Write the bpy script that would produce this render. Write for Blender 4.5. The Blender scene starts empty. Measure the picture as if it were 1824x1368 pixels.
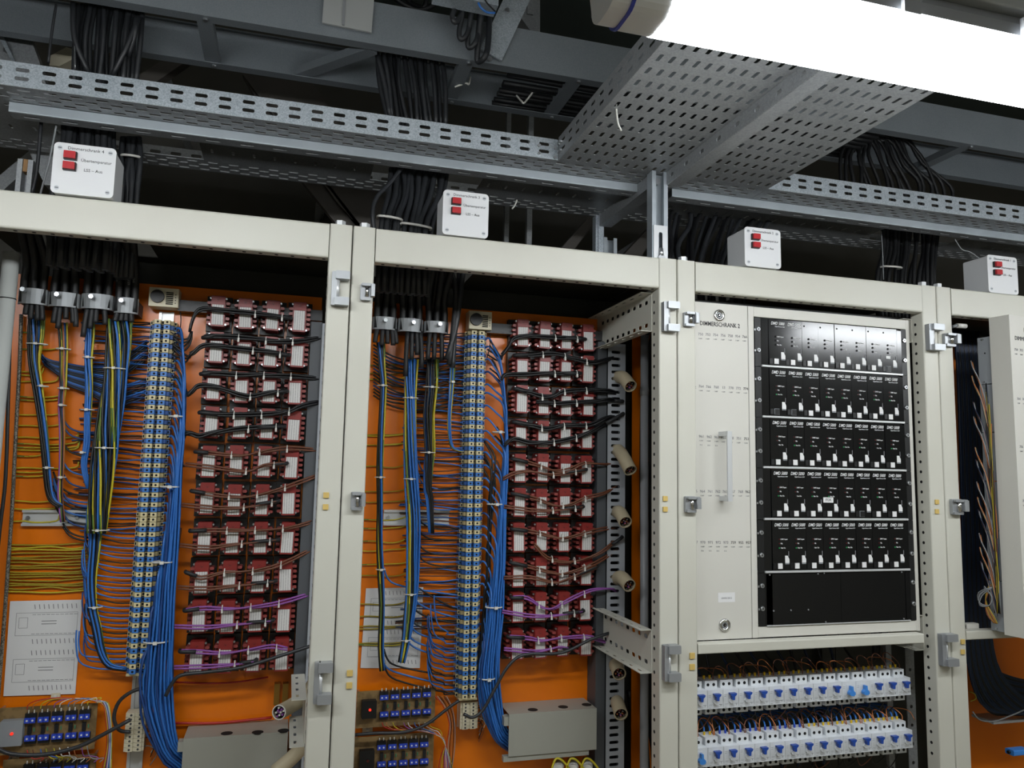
import bpy, math, random
from mathutils import Vector, Matrix
random.seed(7)
SC = bpy.context.scene
COL = SC.collection
# ------------------------------------------------------------------ camera
F_PX, YAW, PITCH, ROLL = 1378.355, 0.2764625, 0.1130318, 0.0203686
CAM = Vector((-0.11026, -1.711038, 1.661667))
_f = Vector((math.sin(YAW)*math.cos(PITCH), math.cos(YAW)*math.cos(PITCH), math.sin(PITCH)))
_r0 = Vector((math.cos(YAW), -math.sin(YAW), 0)); _u0 = _r0.cross(_f)
_r = _r0*math.cos(ROLL) + _u0*math.sin(ROLL)
_u = -_r0*math.sin(ROLL) + _u0*math.cos(ROLL)
cd = bpy.data.cameras.new('camera'); cam = bpy.data.objects.new('camera', cd); COL.objects.link(cam)
cd.sensor_width = 36; cd.sensor_fit = 'HORIZONTAL'; cd.lens = F_PX/1824*36; cd.clip_start = .02
cam.matrix_world = Matrix(((_r.x,_u.x,-_f.x,CAM.x),(_r.y,_u.y,-_f.y,CAM.y),(_r.z,_u.z,-_f.z,CAM.z),(0,0,0,1)))
SC.camera = cam
# ------------------------------------------------------------------ world, exposure
wd = bpy.data.worlds.new('world'); SC.world = wd; wd.use_nodes = True
wd.node_tree.nodes['Background'].inputs[0].default_value = (.8,.85,.9,1)
wd.node_tree.nodes['Background'].inputs[1].default_value = .02
SC.view_settings.view_transform = 'Standard'; SC.view_settings.look = 'None'
SC.cycles.max_bounces = 7; SC.cycles.diffuse_bounces = 4; SC.cycles.glossy_bounces = 3
SC.view_settings.gamma = 1; SC.view_settings.exposure = 0.0
LAMP_POWER = 33.0        # emission of the fluorescent tubes' diffusers (the added fill lamps take a share of it)

def at(px, py, Y):
    """point of the plane y=Y seen at photo pixel (px,py): used to read real positions off the photograph"""
    d = _f + _r*((px-912)/F_PX) - _u*((py-684)/F_PX)
    return CAM + d*((Y-CAM.y)/d.y)
def atz(px, py, Z):
    d = _f + _r*((px-912)/F_PX) - _u*((py-684)/F_PX)
    return CAM + d*((Z-CAM.z)/d.z)
def atx(px, py, X):
    d = _f + _r*((px-912)/F_PX) - _u*((py-684)/F_PX)
    return CAM + d*((X-CAM.x)/d.x)

# ------------------------------------------------------------------ materials
MAT = {}
def lin(c):
    return tuple((v/12.92 if v <= .04045 else ((v+.055)/1.055)**2.4) for v in c)
def hexc(h):
    return lin(tuple(int(h[i:i+2],16)/255 for i in (0,2,4)))
def mat(name, col, rough=.5, metal=0., noise=None, bump=None, emit=None, spec=.5, coat=0):
    m = bpy.data.materials.new(name); m.use_nodes = True
    nt = m.node_tree; b = nt.nodes['Principled BSDF']
    c = hexc(col) if isinstance(col, str) else col
    b.inputs['Base Color'].default_value = (*c,1)
    b.inputs['Roughness'].default_value = rough; b.inputs['Metallic'].default_value = metal
    b.inputs['Specular IOR Level'].default_value = spec
    if coat: b.inputs['Coat Weight'].default_value = coat; b.inputs['Coat Roughness'].default_value = .08
    tc = nt.nodes.new('ShaderNodeTexCoord')
    if noise:                      # (scale, second colour, low, high)
        n = nt.nodes.new('ShaderNodeTexNoise'); n.inputs['Scale'].default_value = noise[0]; n.inputs['Detail'].default_value = 4
        nt.links.new(tc.outputs['Object'], n.inputs['Vector'])
        r = nt.nodes.new('ShaderNodeValToRGB'); r.color_ramp.elements[0].position = noise[2]; r.color_ramp.elements[1].position = noise[3]
        r.color_ramp.elements[0].color = (*c,1); r.color_ramp.elements[1].color = (*(hexc(noise[1]) if isinstance(noise[1],str) else noise[1]),1)
        nt.links.new(n.outputs['Fac'], r.inputs['Fac']); nt.links.new(r.outputs['Color'], b.inputs['Base Color'])
    if bump:
        n = nt.nodes.new('ShaderNodeTexNoise'); n.inputs['Scale'].default_value = bump[0]; n.inputs['Detail'].default_value = 2
        nt.links.new(tc.outputs['Object'], n.inputs['Vector'])
        bp = nt.nodes.new('ShaderNodeBump'); bp.inputs['Strength'].default_value = bump[1]; bp.inputs['Distance'].default_value = .001
        nt.links.new(n.outputs['Fac'], bp.inputs['Height']); nt.links.new(bp.outputs['Normal'], b.inputs['Normal'])
    if emit:
        b.inputs['Emission Color'].default_value = (*(hexc(emit[0]) if isinstance(emit[0],str) else emit[0]),1); b.inputs['Emission Strength'].default_value = emit[1]
    MAT[name] = m; return m

mat('paint', 'c5c4b9', .40, noise=(3,'c0beb2',.35,.75), bump=(900,.12))
mat('paint_panel', 'c8c6be', .45, bump=(900,.1))
mat('orange', 'ea7a0a', .28, noise=(2.2,'de7008',.3,.8), bump=(60,.06))
def galv(name, a, b, rough, scale=420, metal=.42):
    m = mat(name, a, rough, metal); nt = m.node_tree; bs = nt.nodes['Principled BSDF']
    tc = nt.nodes['Texture Coordinate']
    v = nt.nodes.new('ShaderNodeTexVoronoi'); v.inputs['Scale'].default_value = scale
    nt.links.new(tc.outputs['Object'], v.inputs['Vector'])
    n = nt.nodes.new('ShaderNodeTexNoise'); n.inputs['Scale'].default_value = 9; nt.links.new(tc.outputs['Object'], n.inputs['Vector'])
    mx = nt.nodes.new('ShaderNodeMix'); mx.data_type = 'FLOAT'; mx.inputs[0].default_value = .45
    sp = nt.nodes.new('ShaderNodeSeparateColor'); nt.links.new(v.outputs['Color'], sp.inputs[0])
    nt.links.new(sp.outputs[0], mx.inputs[2]); nt.links.new(n.outputs['Fac'], mx.inputs[3])
    r = nt.nodes.new('ShaderNodeValToRGB'); r.color_ramp.elements[0].color = (*hexc(a),1); r.color_ramp.elements[1].color = (*hexc(b),1)
    r.color_ramp.elements[0].position = .15; r.color_ramp.elements[1].position = .8
    nt.links.new(mx.outputs[0], r.inputs['Fac']); nt.links.new(r.outputs['Color'], bs.inputs['Base Color'])
    return m
galv('galv', '96a0a8', 'c0c8ce', .42)
galv('galv_dull', '8f9294', 'a3a6a8', .48, 300, .4)
galv('galv_ladder', '7c8389', '8d9398', .42, 900, .35)
mat('zinc', 'b9bcbf', .3, .9); mat('chrome', 'd8d8d8', .14, 1.); mat('steel', '8c8f91', .45, .35); mat('galv_plain', 'b0b8be', .4, .4, noise=(14,'a3abb1',.3,.7))
mat('alu', 'd0d2d3', .38, .45); mat('die_cast', '9fa2a5', .4, .5)
mat('black', '101112', .42); mat('black_gloss', '0c0d0f', .16, spec=.6); mat('black_panel', '0b0c0e', .16, spec=.6, bump=(700,.02))
mat('rubber', '1d1e20', .55); mat('cable', '2a2c2f', .42); mat('cable_dark', '131416', .5)
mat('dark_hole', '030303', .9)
mat('wire_blue', '2f6cba', .4); mat('wire_blue_dark', '1f4480', .45); mat('wire_black', '121315', .45); mat('wire_navy', '0e2440', .5); mat('wire_green', '5d7a35', .45)
mat('wire_brown', '6b3f2a', .45); mat('wire_violet', '8a4f9a', .42); mat('wire_orange', 'b06a3a', .45)
mat('wire_red', 'b3271f', .42); mat('wire_grey', '8c8f91', .5); mat('wire_white', 'd4d2ca', .5); mat('wire_olive', '9c8a1e', .48)
mat('wire_yellow', 'c2b229', .45)
MAT['wire_greenyellow']=MAT['wire_yellow']     # tubes of this kind get a green half, see MB.tube
mat('terminal_blue', '3d78c2', .42); mat('terminal_cream', 'd2c69c', .48); mat('terminal_blue_side', '24508f', .5); mat('terminal_cream_side', 'a89a70', .5)  # the side copies are darker: recess shade put into the colour
mat('relay_red', '8a2a26', .38, noise=(30,'7c2421',.4,.7)); mat('relay_dark', '5a1d1b', .45); mat('relay_lug', '964540', .38)
mat('white_plastic', 'd9dadb', .4); mat('breaker_white', 'd5d9dd', .38); mat('breaker_grey', 'b9bdc1', .45)
mat('grey_plastic', '8f9397', .45); mat('duct_grey', '9a9ea3', .5); mat('duct_dark', '4b4e52', .55)
mat('pipe_grey', '8f9194', .45); mat('conduit', 'b5a98d', .6); mat('pipe_light', 'b9bcb8', .5)
mat('cream', 'cfc7ae', .5); mat('beige_tag', 'c9ac62', .5); mat('brown_tie', '6a4a2a', .5)
mat('tie', 'd8d6cf', .5); mat('paper', 'd9d9d9', .8)
mat('pcb', '8a7048', .5, noise=(60,'6a5535',.4,.6)); mat('trim_blue', '2b46b8', .3); mat('pcb_black', '16181c', .4)
mat('led_red', 'c8261f', .3, emit=('ff3020',1.2)); mat('lamp_red', 'b0121c', .4); mat('led_off_red', '4a1516', .3)
mat('led_green', '1f6a3c', .3, emit=('20a050',.3))
mat('ink', '3a3b3d', .7); mat('ink_light', '77777a', .7); mat('print_white', 'dcdcdc', .5)
mat('diffuser', 'f2f4f6', .5, emit=((.93,.97,1.),LAMP_POWER)); mat('diffuser_fill', 'f2f4f6', .5, emit=((.93,.97,1.),LAMP_POWER*.22)); mat('lamp_clear', 'e2e4e6', .3); mat('lamp_blue', '3a48b0', .4)  # second diffuser is dimmer, for the fill lamps added behind the viewer
mat('lamp_body', '86888b', .5); mat('beam_grey', 'a3a5a3', .5, .1)
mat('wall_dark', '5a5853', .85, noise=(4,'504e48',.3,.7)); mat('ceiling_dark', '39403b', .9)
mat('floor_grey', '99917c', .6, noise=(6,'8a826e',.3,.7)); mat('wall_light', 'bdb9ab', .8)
mat('brace_brown', '55504b', .6); mat('wood', '8f6c45', .7); mat('brass', 'a07a3a', .35, .8)
mat('toggle_blue', '20479e', .35); mat('toggle_light', '3f86d6', .32); mat('ferrule_yellow', 'e0b91c', .45); mat('ferrule_blue', '2440b0', .45)
mat('paint_shaded', '2a2a24', .6); mat('braid', '8d8a80', .5, .4, noise=(350,'4d4a44',.45,.55)); mat('resistor', '4a7a5a', .4)  # first one: cabinet paint with the interior's shade put into the colour

def label_mat():
    m = mat('label_print', 'd4d2cf', .6); nt = m.node_tree; b = nt.nodes['Principled BSDF']; tc = nt.nodes['Texture Coordinate']
    sx = nt.nodes.new('ShaderNodeSeparateXYZ'); nt.links.new(tc.outputs['Object'], sx.inputs[0])
    # thin vertical lines of print broken up by noise
    w = nt.nodes.new('ShaderNodeMath'); w.operation = 'SINE'
    mu = nt.nodes.new('ShaderNodeMath'); mu.operation = 'MULTIPLY'; mu.inputs[1].default_value = 1100
    nt.links.new(sx.outputs[0], mu.inputs[0]); nt.links.new(mu.outputs[0], w.inputs[0])
    n = nt.nodes.new('ShaderNodeTexNoise'); n.inputs['Scale'].default_value = 420
    nt.links.new(tc.outputs['Object'], n.inputs['Vector'])
    ad = nt.nodes.new('ShaderNodeMath'); ad.operation = 'MULTIPLY'; nt.links.new(w.outputs[0], ad.inputs[0]); nt.links.new(n.outputs['Fac'], ad.inputs[1])
    r = nt.nodes.new('ShaderNodeValToRGB'); r.color_ramp.elements[0].position = .2; r.color_ramp.elements[1].position = .42
    r.color_ramp.elements[0].color = (*hexc('d6d4d1'),1); r.color_ramp.elements[1].color = (*hexc('aaa8a6'),1)
    nt.links.new(ad.outputs[0], r.inputs['Fac']); nt.links.new(r.outputs['Color'], b.inputs['Base Color'])
label_mat()

# ------------------------------------------------------------------ mesh helpers
def V(*a): return Vector(a)
def crom(pts, sub=4):
    """Catmull-Rom through the points"""
    P = [Vector(p) for p in pts]
    if len(P) < 3: return P
    P = [P[0]*2-P[1]] + P + [P[-1]*2-P[-2]]
    out = []
    for i in range(1, len(P)-2):
        a,b,c,d = P[i-1:i+3]
        for k in range(sub):
            t = k/sub
            out.append(.5*((2*b)+(c-a)*t+(2*a-5*b+4*c-d)*t*t+(3*b-a-3*c+d)*t**3))
    out.append(P[-2]); return out

class MB:
    def __init__(s): s.v=[]; s.f=[]; s.m=[]; s.mats=[]; s.sm=[]
    def mi(s, m):
        if m not in s.mats: s.mats.append(m)
        return s.mats.index(m)
    def face(s, idx, m, smooth=False): s.f.append(idx); s.m.append(s.mi(m)); s.sm.append(smooth)
    def box(s, x0,x1,y0,y1,z0,z1, m='paint', M=None):
        b = len(s.v)
        for x,y,z in ((x0,y0,z0),(x1,y0,z0),(x1,y1,z0),(x0,y1,z0),(x0,y0,z1),(x1,y0,z1),(x1,y1,z1),(x0,y1,z1)):
            p = Vector((x,y,z)); s.v.append(M@p if M else p)
        for q in ((0,1,5,4),(1,2,6,5),(2,3,7,6),(3,0,4,7),(4,5,6,7),(3,2,1,0)): s.face([b+i for i in q], m)
        return s
    def prism(s, prof, a0, a1, axis, m):
        """extrude a closed 2-D profile along axis ('x': prof=(y,z); 'y': prof=(x,z); 'z': prof=(x,y))"""
        def P(p,a): return {'x':V(a,p[0],p[1]),'y':V(p[0],a,p[1]),'z':V(p[0],p[1],a)}[axis]
        n=len(prof); b=len(s.v)
        for p in prof: s.v.append(P(p,a0))
        for p in prof: s.v.append(P(p,a1))
        for i in range(n):
            j=(i+1)%n; s.face([b+i,b+j,b+n+j,b+n+i], m)
        s.face([b+i for i in range(n)][::-1], m); s.face([b+n+i for i in range(n)], m)
        return s
    def rbox(s, x0,x1,y0,y1,z0,z1, r, axis, m, seg=3):
        """box with its four edges along axis rounded"""
        A,B = {'x':((y0,y1),(z0,z1)),'y':((x0,x1),(z0,z1)),'z':((x0,x1),(y0,y1))}[axis]
        prof=[]
        for (cx,cy,a0) in ((A[1]-r,B[1]-r,0),(A[0]+r,B[1]-r,90),(A[0]+r,B[0]+r,180),(A[1]-r,B[0]+r,270)):
            for k in range(seg+1):
                a=math.radians(a0+90*k/seg); prof.append((cx+r*math.cos(a),cy+r*math.sin(a)))
        E={'x':(x0,x1),'y':(y0,y1),'z':(z0,z1)}[axis]
        return s.prism(prof,E[0],E[1],axis,m)
    def tube(s, pts, r, m, n=6, sub=4, caps=True):
        P = crom(pts, sub) if sub else [Vector(p) for p in pts]
        b=len(s.v); prev=None; k=len(P)
        for i,p in enumerate(P):
            t=(P[min(i+1,k-1)]-P[max(i-1,0)])
            t=t.normalized() if t.length>1e-9 else V(0,0,1)
            if prev is None:
                ref=V(0,1,0) if abs(t.y)<.9 else V(1,0,0)
                a=t.cross(ref).normalized()
            else:
                a=(prev-t*prev.dot(t)); a=a.normalized() if a.length>1e-6 else t.orthogonal().normalized()
            prev=a; c=t.cross(a)
            rr = r(i/(k-1)) if callable(r) else r
            for j in range(n):
                an=2*math.pi*j/n; s.v.append(p+(a*math.cos(an)+c*math.sin(an))*rr)
        for i in range(k-1):
            for j in range(n):
                j2=(j+1)%n; s.face([b+i*n+j,b+i*n+j2,b+(i+1)*n+j2,b+(i+1)*n+j], ('wire_green' if (j+i//2)%n<n//2-1 else 'wire_yellow') if m=='wire_greenyellow' else m, True)
        if caps:
            s.face([b+j for j in range(n)][::-1], m); s.face([b+(k-1)*n+j for j in range(n)], m)
        return s
    def cyl(s, p0, p1, r, m, n=12, r1=None):
        p0=Vector(p0);p1=Vector(p1); b=len(s.v); t=(p1-p0).normalized(); a=t.orthogonal().normalized(); c=t.cross(a)
        for p,rr in ((p0,r),(p1,r if r1 is None else r1)):
            for j in range(n):
                an=2*math.pi*j/n; s.v.append(p+(a*math.cos(an)+c*math.sin(an))*rr)
        for j in range(n):
            j2=(j+1)%n; s.face([b+j,b+j2,b+n+j2,b+n+j], m, n>8)
        s.face([b+j for j in range(n)][::-1], m); s.face([b+n+j for j in range(n)], m); return s
    def ring(s, c, axis, r0, r1, d, m, n=16):
        """flat ring / washer of thickness d along axis vector"""
        c=Vector(c); t=Vector(axis).normalized(); a=t.orthogonal().normalized(); q=t.cross(a); b=len(s.v)
        for (rr,o) in ((r0,0),(r1,0),(r1,d),(r0,d)):
            for j in range(n):
                an=2*math.pi*j/n; s.v.append(c+t*o+(a*math.cos(an)+q*math.sin(an))*rr)
        for k in range(4):
            k2=(k+1)%4
            for j in range(n):
                j2=(j+1)%n; s.face([b+k*n+j,b+k*n+j2,b+k2*n+j2,b+k2*n+j], m, True)
        return s
    def perf(s, O, U, W, lu, lw, slots, m, back=None):
        """sheet O + u*U + w*W (0<=u<=lu, 0<=w<=lw); slots = list of rows (w centre, half height, [(u centre, half length)..])
        every slot is a real hole with chamfered ends"""
        O=Vector(O);U=Vector(U);W=Vector(W)
        def P(u,w):
            s.v.append(O+U*u+W*w); return len(s.v)-1
        rows=sorted(slots); w0=0.
        for i,(wc,hh,us) in enumerate(rows):
            w1 = lw if i==len(rows)-1 else (wc+hh+rows[i+1][0]-rows[i+1][1])/2
            us=sorted(us); u0=0.
            if not us:
                s.face([P(0,w0),P(lu,w0),P(lu,w1),P(0,w1)],m); w0=w1; continue
            for k,(uc,hl) in enumerate(us):
                u1 = lu if k==len(us)-1 else (uc+hl+us[k+1][0]-us[k+1][1])/2
                ch=min(hh,hl)*.55
                o=[P(u0,w0),P(u1,w0),P(u1,w1),P(u0,w1)]
                h=[P(uc-hl,wc-hh+ch),P(uc-hl+ch,wc-hh),P(uc+hl-ch,wc-hh),P(uc+hl,wc-hh+ch),
                   P(uc+hl,wc+hh-ch),P(uc+hl-ch,wc+hh),P(uc-hl+ch,wc+hh),P(uc-hl,wc+hh-ch)]
                s.face([o[0],o[1],h[2],h[1]],m); s.face([o[1],h[3],h[2]],m); s.face([o[1],o[2],h[4],h[3]],m)
                s.face([o[2],h[5],h[4]],m); s.face([o[2],o[3],h[6],h[5]],m); s.face([o[3],h[7],h[6]],m)
                s.face([o[3],o[0],h[0],h[7]],m); s.face([o[0],h[1],h[0]],m)
                u0=u1
            w0=w1
        return s
    def build(s, name, parent=None, thick=0, bevel=0, local=False):
        me=bpy.data.meshes.new(name)
        off=Vector((0,0,0))
        if parent is not None and not local: off=world_loc(parent)
        me.from_pydata([tuple(Vector(p)-off) for p in s.v],[],s.f)
        for m in s.mats: me.materials.append(MAT[m])
        me.polygons.foreach_set('material_index', s.m); me.polygons.foreach_set('use_smooth', s.sm)
        me.update()
        o=bpy.data.objects.new(name,me); COL.objects.link(o)
        if parent is not None: o.parent=parent
        if thick:
            md=o.modifiers.new('thickness','SOLIDIFY'); md.thickness=thick; md.offset=0
        if bevel:
            md=o.modifiers.new('bevel','BEVEL'); md.width=bevel; md.segments=2; md.limit_method='ANGLE'
        return o
def world_loc(o):
    l=Vector(o.location)
    while o.parent is not None:
        o=o.parent; l+=Vector(o.location)
    return l
def thing(name, label, cat, loc=(0,0,0), group=None):
    o=bpy.data.objects.new(name,None); COL.objects.link(o); o.location=loc; o.empty_display_size=.05
    tag(o,label,cat,group); return o
def tag(o, label=None, cat=None, group=None, kind=None):
    if label: o['label']=label
    if cat: o['category']=cat
    if group: o['group']=group
    if kind: o['kind']=kind
    return o
def dup(root, loc, label=None, group=None, skip=()):
    r=root.copy(); COL.objects.link(r); r.location=loc
    if label: r['label']=label
    if group: r['group']=group
    m={}
    for ch in root.children:
        if ch in skip: continue
        c=ch.copy(); COL.objects.link(c); c.parent=r
        for g in ch.children:
            d=g.copy(); COL.objects.link(d); d.parent=c
    return r
_texts=[]
def text(s, size, m, parent, loc, rot=(math.pi/2,0,0), name='lettering', align='CENTER', bold=0, shear=0, xs=1):
    """flat print: a text turned into mesh, lying just proud of the surface (made all at once by make_texts)"""
    o=bpy.data.objects.new(name,bpy.data.meshes.new('lettering')); COL.objects.link(o)
    o.parent=parent; o.location=Vector(loc)-world_loc(parent); o.rotation_euler=rot
    _texts.append((o,(s,size,align,bold,shear,xs,m)))
    return o
def make_texts():
    cur={}
    for o,key in _texts:
        if key in cur: continue
        s,size,align,bold,shear,xs,m=key
        cu=bpy.data.curves.new('t','FONT'); cu.body=s; cu.size=size; cu.align_x=align; cu.align_y='CENTER'; cu.offset=bold*size; cu.shear=shear
        cu.resolution_u=2; cu.extrude=.0002
        ob=bpy.data.objects.new('t',cu); COL.objects.link(ob); cur[key]=ob
    dg=bpy.context.evaluated_depsgraph_get(); done={}
    for key,ob in cur.items():
        me=bpy.data.meshes.new_from_object(ob.evaluated_get(dg)); me.name='lettering'
        if key[5]!=1:
            for v in me.vertices: v.co.x*=key[5]
        me.materials.clear(); me.materials.append(MAT[key[6]]); done[key]=me
    for ob in cur.values():
        cu=ob.data; bpy.data.objects.remove(ob); bpy.data.curves.remove(cu)
    for o,key in _texts:
        old=o.data; o.data=done[key]; bpy.data.meshes.remove(old)
ORD=['first','second','third','fourth','fifth','sixth','seventh','eighth','ninth','tenth','eleventh','twelfth','thirteenth','fourteenth','fifteenth','sixteenth','seventeenth','eighteenth']
# ================================================================== the room
def struct(name, m):
    m.kindname=name; o=m.build(name); o['kind']='structure'; return o
RX0,RX1,RY0,RY1,RZ=-2.6,4.6,-2.5,1.35,3.5
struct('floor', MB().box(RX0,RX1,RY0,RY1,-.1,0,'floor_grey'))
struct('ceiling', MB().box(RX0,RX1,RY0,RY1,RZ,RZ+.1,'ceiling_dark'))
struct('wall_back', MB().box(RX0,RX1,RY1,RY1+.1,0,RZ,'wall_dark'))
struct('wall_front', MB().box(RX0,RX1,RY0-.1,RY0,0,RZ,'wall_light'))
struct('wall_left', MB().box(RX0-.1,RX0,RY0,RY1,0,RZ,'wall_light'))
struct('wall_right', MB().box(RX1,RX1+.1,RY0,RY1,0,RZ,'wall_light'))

# ================================================================== cabinets
PW=.05; ZT=2.2; ZB=2.1225; DEPTH=.5; PLATE_Y=.40
CABLAB={4:'leftmost beige open cabinet frame with orange mounting plate',
        3:'second beige open cabinet frame from the left, with orange mounting plate',
        2:'beige cabinet frame holding the black rack modules and white breaker rows',
        1:'rightmost beige cabinet frame cut off by the picture edge'}
CAB={}
def cabinet(num, X):
    c=thing('cabinet', CABLAB[num], 'cabinet', (X+.4,.25,0), 'row of beige switch cabinets'); CAB[num]=c
    g=.0012
    for side in (0,1):
        x0 = X+g if side==0 else X+.8-PW
        x1 = X+PW if side==0 else X+.8-g
        p=MB().rbox(x0,x1,0,.046,.0,ZT,.004,'z','paint')
        po=p.build('front_post',c,bevel=.0)
        # perforated return on the inner side: punched holes are dark discs let into the face
        h=MB(); xi = x1 if side==0 else x0; sg = 1 if side==0 else -1
        n=44
        for k in range(n):
            z=.95+k*.0272
            if z>2.1: break
            h.cyl((xi+sg*.0004,.028,z),(xi-sg*.004,.028,z),.0042,'dark_hole',8)
        tag(h.build('hole_row',po),kind='stuff')
        # rear post
        MB().box(x0,x1,DEPTH-.04,DEPTH,0,ZT,'paint_shaded').build('rear_post',c)
    # top front beam between the posts, with its underside lip and holes
    b=MB().rbox(X+PW+.0012,X+.8-PW-.0012,.0,.034,ZB,ZT,.005,'x','paint')
    bo=b.build('top_beam',c)
    h=MB(); k=X+PW+.02
    while k<X+.8-PW-.01:
        h.cyl((k,.017,ZB-.0004),(k,.017,ZB+.004),.0042,'dark_hole',8); k+=.0335
    tag(h.build('hole_row',bo),kind='stuff')
    MB().rbox(X+PW,X+.8-PW,.0,.034,.0,.09,.004,'x','paint').build('bottom_beam',c)
    MB().box(X+PW,X+.8-PW,DEPTH-.04,DEPTH,ZB-.02,ZT,'paint_shaded').build('rear_top_beam',c)
    # roof sheet with the cable cut-out at the left
    r=MB(); cx0,cx1 = X+.06,X+.34
    r.box(X+g,cx0,.034,DEPTH-.04,ZT-.012,ZT-.009,'paint_shaded'); r.box(cx1,X+.8-g,.034,DEPTH-.04,ZT-.012,ZT-.009,'paint_shaded')
    r.box(cx0,cx1,.034,.13,ZT-.012,ZT-.009,'paint_shaded'); r.box(cx0,cx1,.40,DEPTH-.04,ZT-.012,ZT-.009,'paint_shaded')
    r.build('roof_sheet',c)
    # side depth rails (perforated) in pairs on both sides
    MB().box(X+g,X+.8-g,DEPTH-.003,DEPTH,.0,ZB-.02,'paint_shaded').build('rear_sheet',c)
    # bolts on the posts
    for x in (X+.027,X+.8-.027):
        if num==3 and x>X+.4: continue
        bo=MB(); bo.cyl((x,.022,ZT),(x,.022,ZT+.003),.0125,'tie',16); bo.cyl((x,.022,ZT+.003),(x,.022,ZT+.0135),.0115,'alu',6); bo.build('bolt',c)
    return c
cabinet(4,-.8); cabinet(3,0.); cabinet(2,.8); cabinet(1,1.6)

def depth_rail(cab, x, z0, z1, sgn, y1=.40, holes=True):
    """perforated channel running into the cabinet's depth on the inner side of a post"""
    L=y1-.04; rows=[]
    hh=z1-z0
    us=[(.03+.036*k,.0095) for k in range(int(L/.036)-0) if .03+.036*k<L-.012]
    m=MB().perf((x,.04,z0),(0,1,0),(0,0,1),L,hh,[(hh*.2,.005,us),(hh*.8,.005,us)],'paint')
    fl=[(.03+.05*k,.011) for k in range(7) if .03+.05*k<L-.012]
    m.perf((x,.04,z0),(0,1,0),(-sgn,0,0),L,.03,[(.018,.003,fl)],'paint')
    m.perf((x,.04,z1),(0,1,0),(-sgn,0,0),L,.03,[(.018,.003,fl)],'paint')
    m.build('depth_rail',CAB[cab],thick=.0018)
# ================================================================== overhead: cable trays, ladder, lamps, cables
TZ=2.44; TY=.053
def arange(a,b,s):
    out=[];
    while a<b-1e-9: out.append(a); a+=s
    return out
def tray_rail(O,U,L,h,phase,m='galv',pitch=.05):
    us=[(u,.0130) for u in arange(phase,L,pitch) if .016<u<L-.016]
    return MB().perf(O,U,(0,0,1),L,h,[(h*.33,.0042,us),(h*.69,.0042,us)],m)
PH=at(315.8,159.6,TY).x      # one slot centre of the front rail
def tray_along_x(x0,x1,label,cuts,front=(None,None)):
    t=thing('cable_tray',label,'cable tray',((x0+x1)/2,.23,TZ),'perforated trays above the cabinets')
    L=x1-x0; ph=(PH-x0)%.05
    fx0=front[0] if front[0] is not None else x0; fx1=front[1] if front[1] is not None else x1
    tray_rail((fx0,TY,TZ),(1,0,0),fx1-fx0,.053,(PH-fx0)%.05).build('side_rail',t,thick=.0012)
    tray_rail((x0,.42,TZ),(1,0,0),L,.053,ph,'galv_dull').build('side_rail',t,thick=.0012)
    # bottom, front strip with four staggered rows of slots
    sl=lambda off: [(u,.0125) for u in arange((ph+off)%.05,L,.05) if .016<u<L-.016]
    MB().perf((x0,TY,TZ),(1,0,0),(0,1,0),L,.117,[(.016,.0045,sl(0)),(.034,.0045,sl(.025)),(.052,.0045,sl(0)),(.07,.0045,sl(.025)),(.1,.0045,sl(0))],'galv_dull').build('bottom_sheet',t,thick=.0012)
    MB().perf((x0,.34,TZ),(1,0,0),(0,1,0),L,.08,[(.014,.0045,sl(0)),(.032,.0045,sl(.025)),(.05,.0045,sl(0)),(.067,.0045,sl(.025))],'galv_dull').build('bottom_sheet',t,thick=.0012)
    # middle strip between the cable cut-outs
    seg=[]; a=x0
    for c0,c1 in cuts: seg.append((a,c0)); a=c1
    seg.append((a,x1))
    for a,b in seg:
        if b-a<.05: continue
        us=[(u,.003) for u in arange(.025,b-a,.05)]; us2=[(u,.005) for u in arange(.05,b-a-.02,.05)]
        MB().perf((a,.17,TZ),(1,0,0),(0,1,0),b-a,.17,[(.045,.006,us2),(.105,.0115,us)],'galv_dull').build('bottom_sheet',t,thick=.0012)
    # turned-up lips round the cut-outs
    return t
left_tray=tray_along_x(-1.5,1.1,'long perforated galvanised tray above the two left cabinets, running to the cross tray',[(-.64,-.36),(.06,.35)],front=(None,.498))
right_tray=tray_along_x(1.1015,2.7,'perforated galvanised tray above the right cabinets, right of the cross tray',[(1.64,1.95)])
# bolts where the left tray's front rail meets the cross tray
for px,py in ((960,260),(960,274),(988,264),(988,281)):
    p=at(px,py,TY); MB().cyl(p,(p.x,p.y-.005,p.z),.0045,'zinc',8).build('bolt',left_tray)
# cross tray towards the viewer
cross=thing('cable_tray','wide perforated cross tray hanging over the aisle, crossed by the lit tube lamp','cable tray',(.8,-.6,TZ),'perforated trays above the cabinets')
x0,x1,ya,yb=.4995,1.099,TY,-1.45; L=ya-yb
rows=[]; 
for k,y in enumerate(arange(.028,L-.02,.0489)):
    rows.append((y,.0125,[(u,.0042) for u in arange(.0185,x1-x0-.01,.0256)]))
MB().perf((x0,ya,TZ-.0016),(1,0,0),(0,-1,0),x1-x0,L,rows,'galv_dull').build('bottom_sheet',cross,thick=.0012)
for X in (x0,x1):
    us=[(u,.0125) for u in arange(.035,L,.0489) if u<L-.016]
    MB().perf((X,ya,TZ-.001),(0,-1,0),(0,0,1),L,.06,[(.02,.0035,us),(.042,.0035,us)],'galv_dull').build('side_rail',cross,thick=.0012)
p=MB(); 
for z in (TZ+.018,TZ+.04):
    for y in (.045,.03): p=MB().cyl((x0,y,z),(x0-.006,y,z),.0045,'zinc',8); p.build('bolt',cross)
tp=atz(1098,195,TZ-.003)
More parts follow.
